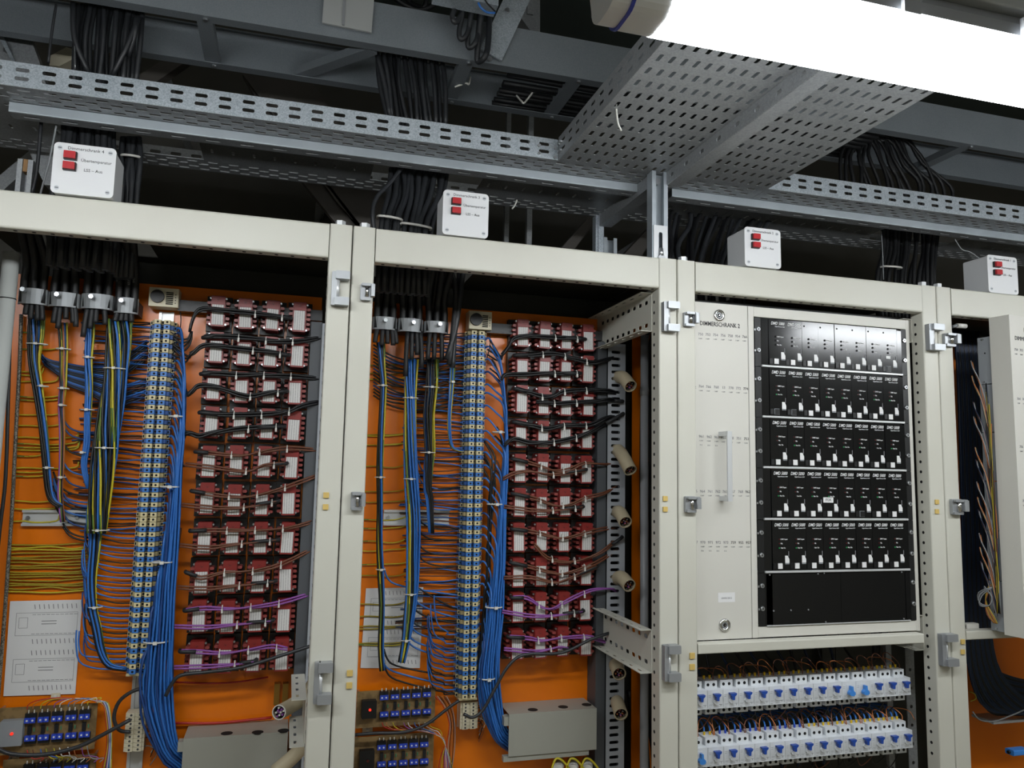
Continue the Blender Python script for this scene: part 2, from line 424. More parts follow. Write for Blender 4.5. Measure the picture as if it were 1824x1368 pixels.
t=MB().tube([tp+V(0,0,.012),tp,tp+V(.004,0,-.03),tp+V(.012,0,-.046)],.0022,'tie',5); tag(t.build('cable_tie'),'white cable tie end poking out below the cross tray','cable tie')

# struts carrying the trays
def strut_x(x0,x1,label):
    s=thing('support_strut',label,'strut',((x0+x1)/2,.15,TZ-.023),'struts under the trays')
    L=x1-x0; us=[(u,.016) for u in arange(.04,L-.03,.075)]
    MB().rbox(x0,x1,.132,.136,TZ-.0235,TZ-.0012,.0015,'x','galv_plain').build('web',s)
    MB().perf((x0,.134,TZ-.023),(1,0,0),(0,1,0),L,.036,[(.018,.004,us)],'galv_dull').build('flange',s,thick=.0018)
    MB().perf((x0,.134,TZ-.0022),(1,0,0),(0,1,0),L,.03,[(.018,.004,us)],'galv_dull').build('flange',s,thick=.0015)
    return s
strut_x(at(16,186,.132).x,at(1147,330,.132).x,'galvanised strut under the left tray, ending at the upright post')
strut_x(at(1197,342,.132).x,2.6,'galvanised strut under the right tray, starting at the upright post')
# strut running to the viewer below the cross tray, with oblong holes in its web
s=thing('support_strut','slotted strut under the middle of the cross tray, leading towards the lamp','strut',(.8,-.4,TZ-.035),'struts under the trays')
us=[(u,.009) for u in arange(.03,1.28,.075)]
MB().perf((.786,.03,TZ-.037),(0,-1,0),(0,0,1),1.3,.034,[(.017,.0045,us)],'galv_dull').build('web',s,thick=.002)
MB().rbox(.786,.826,-1.27,.03,TZ-.0385,TZ-.0365,.0008,'y','galv_dull').build('flange',s)
s=thing('support_strut','dark strut running back from the front upright to the rear upright','strut',(.766,.22,TZ-.035),'struts under the trays')
MB().box(.752,.790,.064,.398,TZ-.037,TZ-.034,'galv_dull').build('flange',s)
MB().box(.752,.755,.064,.398,TZ-.034,TZ-.002,'galv_dull').build('web',s)
# uprights: C profiles
def c_post(name,label,x0,x1,y,z0,z1,foot):
    o=thing(name,label,'post',((x0+x1)/2,y,z0),'upright channel posts on the cabinets')
    w=x1-x0; prof=[(x0,y),(x0,y+.03),(x1,y+.03),(x1,y),(x1-.011,y),(x1-.011,y+.004),(x1-.004,y+.004),(x1-.004,y+.026),(x0+.004,y+.026),(x0+.004,y+.004),(x0+.011,y+.004),(x0+.011,y)]
    MB().prism(prof,z0,z1,'z','galv_plain').build('channel',o)
    if foot:
        zf=z0+.088
        MB().perf((x0+.003,y-.002,z0),(1,0,0),(0,0,1),w-.006,zf-z0,[(.04,.03,[(w/2-.003,.0052)])],'alu').build('slotted_plate',o,thick=.003)
        xm=(x0+x1)/2
        b=MB().cyl((xm,y-.004,z0+.002),(xm,y-.012,z0+.002),.010,'zinc',6); b.build('nut',o)
        b=MB().cyl((xm,y-.006,z0+.007),(xm,y-.006,z0+.028),.0075,'zinc',12,r1=.005); b.build('bolt',o)
        MB().box(x0+.004,x1+.06,y-.012,y+.04,z0-.0035,z0-.0005,'black').build('base_plate',o)
        MB().cyl((xm,y+.022,z1-.022),(xm,y+.012,z1-.022),.009,'zinc',6).build('nut',o)
    return o
c_post('upright_post','galvanised slotted upright standing at the joint left of the black modules',.7445,.7885,.028,2.2038,TZ-.004,True)
o=c_post('upright_post','rear galvanised upright behind the beam of the middle open cabinet',.772,.815,.41,2.2003,2.375,False)
o=thing('upright_post','tall thin rear upright touching the tray behind the middle cabinet','post',(.755,.41,2.2),'upright channel posts on the cabinets')
MB().box(.742,.768,.402,.428,2.2003,TZ-.002,'galv').build('channel',o); MB().box(.7495,.7605,.398,.402,2.2003,TZ-.004,'galv').build('rib',o)
o=thing('upright_post','grey upright with a wood block at the far left above the leftmost cabinet','post',(-.73,.2,2.2),'upright channel posts on the cabinets')
pa=at(30,300,.2).x; pb=at(58,300,.2).x
MB().prism([(pa,.2),(pa,.23),(pb,.23),(pb,.2),(pb-.01,.2),(pb-.01,.226),(pa+.01,.226),(pa+.01,.2)],2.2003,at(40,283,.2).z,'z','galv_dull').build('channel',o)
MB().box(pa+.011,pb-.011,.202,.225,at(45,305,.2).z,at(45,283,.2).z,'wood').build('wood_block',o)

# cable ladder higher up
LZ=2.70; LY=.115
lad=thing('cable_ladder','upper galvanised cable ladder with solid side rails running along the row','cable ladder',(.9,.24,LZ))
for y,ff in ((LY,1),(.365,-1)):
    r=MB(); r.prism([(y,LZ),(y,LZ+.11),(y+ff*.012,LZ+.11),(y+ff*.012,LZ+.108),(y+ff*.002,LZ+.108),(y+ff*.002,LZ+.002),(y+ff*.03,LZ+.002),(y+ff*.03,LZ)],-1.0,3.4,'x','galv_ladder'); 
    r.build('side_rail',lad)
for px,py in ((366,50),(830,118),(1022,152),(1730,260)):
    x=atz(px,py,LZ).x
    r=MB(); r.prism([(x-.018,LZ+.004),(x-.018,LZ+.024),(x-.015,LZ+.024),(x-.015,LZ+.007),(x+.015,LZ+.007),(x+.015,LZ+.024),(x+.018,LZ+.024),(x+.018,LZ+.004)],LY+.004,.361,'y','galv_ladder'); rr=r.build('rung',lad)
    for y in (LY+.015,.35): MB().cyl((x+.004,y,LZ),(x+.004,y,LZ-.004),.006,'zinc',8).build('bolt',lad)
a=atz(664,92,LZ+.004); b=atz(532,138,LZ+.004)
d=(b-a).normalized(); nrm=V(-d.y,d.x,0)*.016
m=MB(); base=[a-nrm,a+nrm,b+nrm,b-nrm]
m.v=[Vector((p.x,p.y,LZ+.004)) for p in base]+[Vector((p.x,p.y,LZ+.026)) for p in base]
for q in ((0,1,5,4),(1,2,6,5),(2,3,7,6),(3,0,4,7),(4,5,6,7),(3,2,1,0)): m.face(list(q),'galv_ladder')
m.build('diagonal_brace',lad)
# ceiling hangers of the ladder
def hanger(name,label,pts,Y,w,mtl,thick=.006):
    """flat bar between two photo points at depth Y, going on up to the ceiling"""
    a,b=[at(px,py,Y) for px,py in pts]; d=(b-a).normalized(); n=V(d.z,0,-d.x)
    o=thing(name,label,'hanger',(a.x,Y,a.z)); 
    k=(RZ-a.z)/(b.z-a.z) if abs(b.z-a.z)>1e-6 else 1
    b2=a+(b-a)*k
    m=MB(); q=[a-n*w/2,a+n*w/2,b2+n*w/2,b2-n*w/2]
    m.v=[p+V(0,-thick/2,0) for p in q]+[p+V(0,thick/2,0) for p in q]
    for f in ((0,1,2,3),(7,6,5,4),(0,4,5,1),(1,5,6,2),(2,6,7,3),(3,7,4,0)): m.face(list(f),mtl)
    m.build('bar',o)
    return o
h=hanger('flat_hanger','broad grey flat hanger with a seam at the top, left of the drooping black cables',[(618,50),(622,0)],.105,.118,'beam_grey')
xs=at(612,30,.105).x; MB().box(xs-.003,xs+.003,.098,.1015,at(612,47,.105).z,RZ-.01,'lamp_body').build('seam',h)
h=hanger('angled_hanger','slanting pale metal hanger bar bolted to the cable ladder',[(874,98),(920,0)],.105,.062,'galv')
pp=at(903,20,.102); MB().cyl(pp,pp+V(0,-.006,0),.006,'zinc',8).build('bolt',h); pp=at(872,106,.112); MB().cyl(pp,pp+V(0,-.006,0),.006,'zinc',8).build('bolt',h)
h=hanger('flat_hanger','narrow dim hanger strip behind the slanting pale bar',[(944,26),(944,0)],.5,.02,'galv_dull')
o=thing('galvanised_rail','short bright galvanised rail end with a blue wire at the top edge','rail',at(840,6,.0))
q=[at(775,-14,0),at(888,10,0)]; m=MB(); d=(q[1]-q[0]); 
m.v=[q[0]+V(0,0,0),q[1]+V(0,0,0),q[1]+V(0,0,.04),q[0]+V(0,0,.04),q[0]+V(0,.05,0),q[1]+V(0,.05,0),q[1]+V(0,.05,.04),q[0]+V(0,.05,.04)]
for f in ((0,1,2,3),(7,6,5,4),(0,4,5,1),(1,5,6,2),(2,6,7,3),(3,7,4,0)): m.face(list(f),'galv')
m.build('channel',o)
MB().tube([at(852,5,-.002),at(857,14,-.002),at(868,22,-.002),at(882,23,-.004)],.003,'wire_blue',6).build('wire',o)
MB().tube([at(862,-3,-.004),at(870,8,-.004),at(883,21,-.004)],.002,'wire_black',5).build('wire',o)
MB().cyl((q[0].x+.02,.025,q[0].z+.04),(q[0].x+.02,.025,RZ-.002),.005,'zinc',8).build('threaded_rod',o)
MB().cyl((q[1].x-.02,.025,q[1].z+.04),(q[1].x-.02,.025,RZ-.002),.005,'zinc',8).build('threaded_rod',o)

# left corner: diagonal beam and punched plate
def plank(name,label,cat,quad,Y,th,mtl,group=None):
    """thick flat steel: outline read off the photograph on the plane y=Y, real thickness th behind it"""
    P=[at(px,py,Y) for px,py in quad]; c=sum(P,V(0,0,0))/len(P)
    m=MB(); n=len(P); m.v=[p.copy() for p in P]+[p+V(0,th,0) for p in P]
    m.face(list(range(n)),mtl); m.face(list(range(n,2*n))[::-1],mtl)
    for i in range(n): m.face([i,n+i,n+(i+1)%n,(i+1)%n],mtl)
    if cat!='brace':
        o=m.build(name); tag(o,label,cat,group); return o
    o=thing(name,label,cat,c,group); m.build('flat_bar',o)
    MB().box(c.x-.01,c.x+.01,c.y+th*.5,RY1-.0005,c.z-.01,c.z+.01,'galv_dull').build('wall_tie',o)
    return o
plank('steel_brace','dark slanting steel brace at the left edge above the wood block','brace',[(-60,-120),(-15,-120),(70,110),(135,330),(80,330),(0,160),(-60,20)],.46,.05,'galv_dull','steel braces behind the trays')
plank('steel_brace','pale edged steel strip leaning below the dark brace at the left edge','brace',[(0,52),(24,104),(18,104),(-6,60)],.44,.04,'galv','steel braces behind the trays')
plank('steel_brace','thin pale diagonal strip low at the left edge above the leftmost cabinet','brace',[(-40,345),(60,262),(60,290),(-20,362)],.6,.04,'galv_dull','steel braces behind the trays')
pl=thing('punched_plate','pale galvanised plate with two square holes near the top left corner','plate',at(85,40,.5))
P=[at(38,3,.5),at(100,12,.5),at(131,62,.5),at(131,75,.5),at(50,62,.5),at(40,50,.5)]
m=MB(); n=len(P); m.v=[p.copy() for p in P]+[p+V(0,.004,0) for p in P]; m.face(list(range(n)),'galv'); m.face(list(range(n,2*n))[::-1],'galv')
for i in range(n): m.face([i,n+i,n+(i+1)%n,(i+1)%n],'galv')
m.build('sheet',pl)
for px,py in ((82,27),(80,62)):
    c=at(px,py,.499); MB().box(c.x-.0055,c.x+.0055,.4975,.4995,c.z-.006,c.z+.006,'dark_hole').build('square_hole',pl)
MB().box(P[0].x-.02,P[1].x,.49,.51,P[0].z-.002,RZ,'galv_dull').build('stem',pl)
plank('steel_brace','broad brown-grey slanting steel flat behind the joint of the two open cabinets','brace',[(432,132),(560,150),(735,440),(610,440),(600,400),(540,325)],.9,.03,'brace_brown','steel braces behind the trays')
plank('steel_brace','thin edge strip running along the broad brown-grey slanting flat','brace',[(432,132),(440,133),(600,360),(700,470),(688,470)],.88,.015,'brace_brown','steel braces behind the trays')
plank('steel_brace','dim slanting brace rising to the left, behind the left cable drop','brace',[(238,140),(315,90),(345,100),(265,155)],.7,.04,'brace_brown','steel braces behind the trays')
plank('steel_brace','beige bolted bracket end behind the tray rail near the left cables','brace',[(88,100),(118,84),(132,88),(132,104),(105,118),(88,116)],.6,.05,'cream','steel braces behind the trays')
plank('steel_brace','dim slanting brace seen under the middle tray, left of the rear upright','brace',[(975,470),(1050,385),(1062,392),(1000,475)],.8,.04,'brace_brown','steel braces behind the trays')
plank('steel_brace','dim slanting brace between the rear upright and the front upright','brace',[(1110,455),(1180,380),(1185,392),(1140,460)],.7,.04,'brace_brown','steel braces behind the trays')
for px,w,Y,lb in ((938,9,.8,'thin vertical bar behind the middle cabinet, right of the indicator box numbered three'),(898,8,1.0,'thinner vertical bar just right of the indicator box numbered three')):
    a=at(px,440,Y); b=at(px+w,440,Y)
    o=MB().box(a.x,b.x,Y,Y+.02,2.0,RZ,'galv_dull').build('vertical_bar'); tag(o,lb,'bar','vertical bars by the back wall')
plank('roof_beam','dark steel roof beam at the top behind the slanting pale hanger','beam',[(940,0),(962,0),(962,62),(945,55),(905,0)],.7,.1,'galv_dull')

# ------------------------------------------------------------------ luminaires
LMY,LMZ=-.875,2.2215
def luminaire(x0,x1,label,LMY=LMY,LMZ=LMZ):
    o=thing('tube_lamp',label,'lamp',((x0+x1)/2,LMY,LMZ+.09),'tube lamps over the aisle')
    def prof(hw,z0,z1,r):
        P=[(LMY+hw*1.0,z1)]
        for k in range(7):
            a=-math.pi*k/12; P.append((LMY+hw*.86-r+r*math.cos(a),z0+r+r*math.sin(a)))
        for k in range(7):
            a=-math.pi/2-math.pi*k/12; P.append((LMY-hw*.86+r+r*math.cos(a),z0+r+r*math.sin(a)))
        P.append((LMY-hw*1.0,z1)); return P[::-1]
    clear=.075
    MB().prism(prof(.05,LMZ,LMZ+.058,.028),x0+clear,x1-clear,'x','diffuser' if LMZ<2.8 else 'diffuser_fill').build('diffuser',o)
    for a,b in ((x0+.028,x0+clear),(x1-clear,x1-.028)): MB().prism(prof(.0495,LMZ+.0005,LMZ+.058,.028),a,b,'x','lamp_clear').build('clear_end',o)
    for a,b in ((x0+.024,x0+.028),(x1-.028,x1-.024)): MB().prism(prof(.0505,LMZ-.0005,LMZ+.058,.028),a,b,'x','lamp_blue').build('blue_ring',o)
    for a,b in ((x0,x0+.024),(x1-.024,x1)): MB().prism(prof(.0485,LMZ+.002,LMZ+.058,.03),a,b,'x','lamp_clear').build('end_cap',o)
    MB().prism([(LMY-.0505,LMZ+.0582),(LMY-.0505,LMZ+.075),(LMY-.034,LMZ+.098),(LMY+.034,LMZ+.098),(LMY+.0505,LMZ+.075),(LMY+.0505,LMZ+.0582)],x0,x1,'x','lamp_body').build('housing',o)
    if LMZ>2.8:
        for x in (x0+.2,x1-.2): MB().cyl((x,LMY,LMZ+.0985),(x,LMY,RZ-.001),.004,'zinc',8).build('threaded_rod',o)
    for x in arange(x0+.21,x1-.1,.2):
        for sg in (-1,1):
            y=LMY+sg*.056
            b=MB().box(x-.013,x+.013,min(y,y+sg*.006),max(y,y+sg*.006),LMZ+.048,LMZ+.078,'lamp_body')
            b.box(x-.008,x+.008,min(y+sg*.002,y+sg*.010),max(y+sg*.002,y+sg*.010),LMZ+.074,LMZ+.086,'zinc'); b.build('clip',o)
    return o
luminaire(.235,1.505,'lit tube lamp with clear diffuser crossing the picture top right')
luminaire(1.73,3.0,'next lit tube lamp of the row, beyond the right picture edge')
luminaire(-1.25,.02,'second lit tube lamp of the row over the left cabinets')
luminaire(-1.0,.27,'unseen fill lamp added over the aisle behind the viewer',-2.2,3.0)  # added lamp, brightens the lower cabinet fronts
luminaire(.6,1.87,'second unseen fill lamp added over the aisle behind the viewer, to the right',-2.2,3.0)  # added likewise, fill light for the right half
r=thing('lamp_rail','pale grey mounting rail above the lit tube lamp','rail',(.3,LMY-.02,LMZ+.1))
MB().rbox(-1.5,3.0,LMY-.05,LMY+.03,LMZ+.0985,LMZ+.135,.003,'x','beam_grey').build('channel',r)
for x in (-1.2,-.1,.45,1.15,2.2): MB().cyl((x,LMY-.01,LMZ+.135),(x,LMY-.01,RZ-.001),.004,'zinc',8).build('threaded_rod',r)

# ------------------------------------------------------------------ black cable drops
def bundle(name,label,paths,r,mtl='cable',cat='cables',group='black cable drops above the cabinets',ties=(),n=8,part='cable'):
    """paths: list of lists of world points, each becomes one cable"""
    c=sum((Vector(p[-1]) for p in paths),V(0,0,0))/len(paths)
    o=thing(name,label,cat,c,group)
    for i,p in enumerate(paths):
        rr=r*random.uniform(.88,1.1)
        mm=mtl if isinstance(mtl,str) else mtl[i%len(mtl)]
        MB().tube(p,rr,mm,n,4).build(part,o)
    for pts,tr in ties:
        MB().tube(pts,tr,'tie',5,3).build('cable_tie',o)
    return o
def J(a): return random.uniform(-a,a)
def drop(pa,pb,n,Ya,Yb,mids=(),jit=.006,fan=1.,zend=None,rows=3):
    """n cables between photo span pa=(x0,x1,y) at depth Ya and pb at depth Yb"""
    out=[]
    for i in range(n):
        t=(i+.5)/n; dy=(i%rows-(rows-1)/2)*.016
        pts=[at(pa[0]+(pa[1]-pa[0])*t,pa[2],Ya+dy)]
        for (x0,x1,y,Y) in mids: pts.append(at(x0+(x1-x0)*t+J(3),y,Y+dy+J(.004)))
        pts.append(at(pb[0]+(pb[1]-pb[0])*t,pb[2],Yb+dy))
        if zend is not None:
            e=pts[-1].copy(); e.z=zend; pts.append(e)
        for q in pts[1:-1]: q.x+=J(jit)
        out.append(pts)
    return out
# left: ladder -> tray, tray -> cabinet roof
bundle('cable_bundle','thick black cables dropping from the ladder behind the tray, far left',drop((135,258,8),(128,245,150),16,.24,.25,[(130,250,70,.24)],rows=3)
       +[[at(130,5,.2),at(133,70,.2),at(158,130,.22)],[at(248,30,.2),at(225,85,.2),at(200,135,.22)],[at(243,30,.2),at(240,60,.2),at(228,100,.22)]],.0062)
bundle('cable_bundle','black cables passing behind the leftmost indicator box into the cabinet roof',drop((112,205,205),(95,215,345),18,.25,.22,[(105,205,260,.24)],rows=3,zend=2.1),.0072)
def tie_arc(p,q,Y,dip=4,r=.0034):
    (x0,y0),(x1,y1)=p,q
    A=at(x0,y0,Y); B=at(x1,y1,Y); c=(A+B)/2; h=(B-A)/2
    return ([c-h+V(0,.02,0),c-h*1.02+V(0,.004,0),c-h*.75+V(0,-.008,-.002),c+V(0,-.014,-.003),c+h*.75+V(0,-.008,-.002),c+h*1.02+V(0,.004,0),c+h+V(0,.02,0)],r)
bundle('cable_bundle','tied black cable bundle just right of the leftmost indicator box',drop((216,250,245),(216,246,350),7,.30,.28,[(214,248,280,.29),(216,246,315,.28)],rows=2,zend=2.1),.0068,ties=[tie_arc((216,276),(250,280),.276,2)])
bundle('cable_bundle','black cables dropping from the ladder behind the middle of the tray',drop((668,790,95),(690,798,225),13,.25,.25,[(672,795,150,.25)],rows=2)+[[at(672,98,.2),at(685,150,.2),at(695,208,.2)],[at(684,98,.2),at(693,150,.2),at(698,208,.2)]],.0065)
bundle('cable_bundle','tied black cables entering the middle open cabinet beside its indicator box',drop((694,738,300),(674,722,400),8,.26,.2,[(690,735,350,.24)],rows=2,zend=2.1)+drop((728,800,305),(716,768,410),10,.26,.2,[(725,790,350,.24)],rows=2,zend=2.1),.0068,
       ties=[tie_arc((674,384),(716,391),.18,-1),tie_arc((716,397),(768,406),.18,-2)])
MB_=MB().tube([at(745,255,.22),at(700,320,.2),at(672,350,.18),at(664,380,.17),at(668,420,.17)],.0055,'cable',8); tag(MB_.build('loose_cable'),'single black cable bowing left of the tied bundle at the cabinet joint','cable')
bundle('cable_bundle','loose hanging black cables between the slotted upright and the third indicator box',drop((1196,1395,365),(1188,1330,490),22,.32,.22,[(1194,1370,400,.3),(1190,1345,440,.26)],rows=3,jit=.012,zend=2.05),.0066,['cable_dark','cable'])
bundle('cable_bundle','dark cables dropping behind the right cabinets, tied at their foot',drop((1570,1675,405),(1560,1668,500),15,.34,.3,[(1568,1672,450,.32)],rows=3,zend=2.1),.007,'cable_dark',ties=[tie_arc((1575,474),(1606,477),.27,1)])
# arching cables right of the cross tray
arch=[]
for i in range(18):
    t=i/17; e=1500+190*t
    arch.append([at(1470+60*t+J(8),262-22*t+J(5),.30),at(1510+95*t+J(6),258-20*t+J(6),.30),at(1500+150*t+J(8),285+J(10),.29),at(e+J(4),330+J(8),.28),at(e+J(6),372+J(6),.28)])
bundle('cable_bundle','arching black cables coming down right of the cross tray',arch,.006,'cable_dark')
# cables lying in the tray and on the ladder
lay=[]
for i in range(9):
    lay.append([V(.4,.15+.026*i+J(.01),LZ+.02),V(.75,.15+.026*i+J(.01),LZ+.02),V(1.3,.15+.026*i+J(.01),LZ+.022),V(1.6,.15+.026*i,LZ+.02)])
bundle('cable_bundle','black cables lying on the ladder behind the cross tray',lay,.008,'cable_dark',group='black cables lying on the ladder')
lp=[]
for k,(x,y) in enumerate(((806,40),(818,70),(833,85),(850,110))):
    lp.append([at(x+24,-20,.07+.01*k),at(x+10,8,.06),at(x,y-14,.05+.01*k),at(x+4,y,.05+.01*k),at(x+15,y-12,.06),at(x+20,y-40,.08),at(x+22,-18,.09)])
bundle('cable_loops','dark drooping cable loops hanging over the ladder beside the slanting hanger',lp,.0068,'cable',group='black cables lying on the ladder')
bundle('cable_loops','dim cable loops behind the ladder near the broad flat hanger',[[at(695,-10,.3),at(720,8,.3),at(745,18,.3),at(770,10,.3),at(790,-8,.3)],[at(720,-12,.32),at(732,6,.32),at(755,14,.3),at(760,-12,.3)]],.008,'cable_dark',group='black cables lying on the ladder')
for (a,b,c),lb in ((((810,155),(835,150),(838,137)),'white cable tie loop below the ladder, left one of two'),(((920,170),(935,182),(958,152)),'white cable tie loop below the ladder, right one of two')):
    tag(MB().tube([at(a[0],a[1],.26),at(b[0]-6,b[1]-2,.25),at(b[0],b[1],.25),at(c[0],c[1],.26)],.0028,'tie',5).build('cable_tie'),lb,'cable tie')
# thin rods/wires hanging at the left
for pts,Y,rr,mm,lb in (([(100,8),(92,60),(86,112)],.1,.003,'cable','thin dark cable hanging at the far left in front of the punched plate'),
    ([(74,210),(66,300),(57,345)],.2,.004,'cable','dark cable going down beside the wood block upright'),
    ([(132,30),(133,90),(134,122)],.2,.0016,'zinc','thin bright wire in front of the left black cables'),
    ([(104,205),(88,285),(72,345)],.19,.0022,'wire_grey','thin grey wire slanting down left of the leftmost indicator box'),
    ([(1570,412),(1572,450),(1574,498)],.26,.0016,'wire_grey','thin pale wire hanging before the tied cables at the right'),
    ([(1701,426),(1713,444),(1728,449),(1744,460)],.1,.0016,'wire_grey','pale thin wire leading to the rightmost indicator box'),
    ([(912,372),(917,366),(921,356)],.3,.0022,'tie','white tie tail below the tray right of the indicator box numbered three')):
    tag(MB().tube([at(x,y,Y) for x,y in pts],rr,mm,6,4).build('thin_cable'),lb,'cable')
# galvanised pipe at right edge
o=MB().cyl(at(1722,312,.42),at(1900,340,.42),.014,'galv',12).build('galvanised_pipe'); tag(o,'short galvanised pipe behind the right tray near the picture edge','pipe')

# ------------------------------------------------------------------ indicator boxes on the cabinets
def indicator_box(num,x0,z0,w,h,y,d,label,sidelit):
    o=thing('indicator_box',label,'indicator box',(x0+w/2,y+d/2,z0),'white indicator boxes on the cabinet tops')
    MB().rbox(x0+.002,x0+w-.002,y+.0045,y+d,z0+.001,z0+h-.002,.006,'y','white_plastic').build('housing',o)
    MB().rbox(x0,x0+w,y,y+.004,z0,z0+h,.009,'y','white_plastic',5).build('lid',o)
    for cx in (.011,w-.011):
        for cz in (.011,h-.011):
            s=MB().cyl((x0+cx,y-.0006,z0+cz),(x0+cx,y+.001,z0+cz),.0044,'breaker_grey',14)
            s.box(x0+cx-.003,x0+cx+.003,y-.001,y-.0004,z0+cz-.0007,z0+cz+.0007,'ink'); s.build('screw',o)
    u=w/.122
    for k,zf in enumerate((.745,.535)):
        zc=z0+h*zf; cx=x0+.034*u
        b=MB().rbox(cx-.0128*u,cx+.0128*u,y-.006,y,zc-.0095*u,zc+.0095*u,.001,'y','black')
        bb=b.build('bezel',o)
        MB().rbox(cx-.0112*u,cx+.0112*u,y-.0125,y-.0062,zc-.0078*u,zc+.0078*u,.0012,'y','lamp_red').build('red_lens',bb)
    text('Dimmerschrank %d'%num,.0098*u,'ink',o,(x0+w*.51,y-.0003,z0+h*.905),xs=1.0)
    text('Übertemperatur',.0092*u,'ink',o,(x0+w*.69,y-.0003,z0+h*.69),xs=.98)
    text('LSS – Aus',.0092*u,'ink',o,(x0+w*.65,y-.0003,z0+h*.50))
    return o
for num,ul,ur,bl,Y,lb in ((4,(97,252),(208,267),(92,344),-.012,'white indicator box with two red lamps on the leftmost cabinet, reading Dimmerschrank 4'),
    (3,(790,337),(871,347),(788,417),-.006,'white indicator box with two red lamps on the middle open cabinet, reading Dimmerschrank 3'),
    (2,(1326,403),(1390,410),(1328,476),-.006,'white indicator box with two red lamps above the black modules, reading Dimmerschrank 2'),
    (1,(1758,453),(1811,459),(1762,519),.004,'rightmost white indicator box with two red lamps, reading Dimmerschrank 1')):
    a=at(*ul,Y); b=at(*ur,Y); w=b.x-a.x; h=a.z-2.2005
    indicator_box(num,a.x,2.2005,w,h,Y,.085,lb,0)
# ================================================================== the two open cabinets (left: 4, next: 3)
OFF={4:-.8,3:0.}
WHICH={4:'leftmost cabinet',3:'second cabinet from left'}
ROWZ=[2.0135-.0938*i for i in range(10)]      # label bottoms of the relay rows
COLX=[.4985+.0652*i for i in range(4)]
RNG=random.Random(3)
for num in (4,3):
    X=OFF[num]; c=CAB[num]
    MB().box(X+.03,X+.752,PLATE_Y,PLATE_Y+.003,.5,2.118,'orange').build('mounting_plate',c)

# ------------------------------------------------------------------ relays
def relay_proto():
    r=thing('relay','dark red relay with white label','relay',(0,0,0),'dark red relays in rows')
    b=MB().rbox(-.0165,.0165,0,.052,-.004,.074,.002,'y','relay_red')
    b.box(-.0155,.0155,-.002,.0,.052,.0735,'relay_red')
    b.prism([(-.004,.066),(0,.0605),(.004,.066),(0,.063)],-.0026,-.0019,'y','relay_dark')
    b.build('body',r,local=True)
    MB().box(-.0138,.0138,-.0008,.0002,0,.051,'label_print').build('label',r,local=True)
    MB().box(-.0305,.0305,.046,.066,-.010,.080,'black').build('base',r,local=True)  # black base drawn wide to stand in for shade between the columns
    for sg in (-1,1):
        l=MB()
        a,e=(.0162,.0238)
        l.box(min(sg*a,sg*(a+.002)),max(sg*a,sg*(a+.002)),.012,.046,0,.07,'relay_dark')
        for k in range(5):
            z=.006+.0128*k
            l.rbox(min(sg*a,sg*(e+.0035)),max(sg*a,sg*(e+.0035)),.010+.003*(k%2),.046,z-.0036,z+.0036,.003,'y','relay_lug',2)
            l.cyl((sg*(e),.0115+.003*(k%2),z),(sg*(e),.016,z),.0018,'relay_dark',6)
        l.cyl((sg*.0185,.006,.002),(sg*.0185,.012,.002),.0026,'zinc',6); l.cyl((sg*.0185,.006,.0685),(sg*.0185,.012,.0685),.0026,'zinc',6)
        l.build('lug_row',r,local=True)
    return r
rp=relay_proto(); first=True
for num in (4,3):
    for i in range(10):
        for k in range(4):
            lab='dark red relay, %s from left in %s row from top, %s'%(ORD[k],ORD[i],WHICH[num])
            loc=(OFF[num]+COLX[k]+RNG.uniform(-.0015,.0015),.333,ROWZ[i]+RNG.uniform(-.002,.002))
            if first: rp.location=loc; rp['label']=lab; first=False; o=rp
            else: o=dup(rp,loc,lab)
            o.rotation_euler=(0,RNG.uniform(-.03,.03),RNG.uniform(-.03,.03))

# ------------------------------------------------------------------ terminal strips
def block_mesh(mname):
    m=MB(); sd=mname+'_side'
    m.box(-.0245,.0245,.0,.045,-.0050,.0050,sd)  # body takes the darker copy, so the gap between the faces looks shaded
    m.box(-.0175,-.0035,-.014,.0,-.0053,.0053,mname); m.box(.0040,.0180,-.014,.0,-.0053,.0053,mname)
    m.box(-.0305,-.0245,.012,.045,-.0048,.0048,mname); m.box(.0245,.0305,.012,.045,-.0048,.0048,mname)
    for sx in (-.0102,.0112):
        m.cyl((sx,-.0145,0),(sx,-.0138,0),.0027,'dark_hole',8)
    for sx in (-.0275,.0275): m.box(sx-.0018,sx+.0018,.0112,.0125,-.003,.003,'dark_hole')
    m.cyl((0,-.0006,0),(0,.001,0),.0031,'dark_hole',6)
    return m
bm={}
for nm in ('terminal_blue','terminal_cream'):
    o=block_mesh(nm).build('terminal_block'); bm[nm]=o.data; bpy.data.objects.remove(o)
STRIP={}
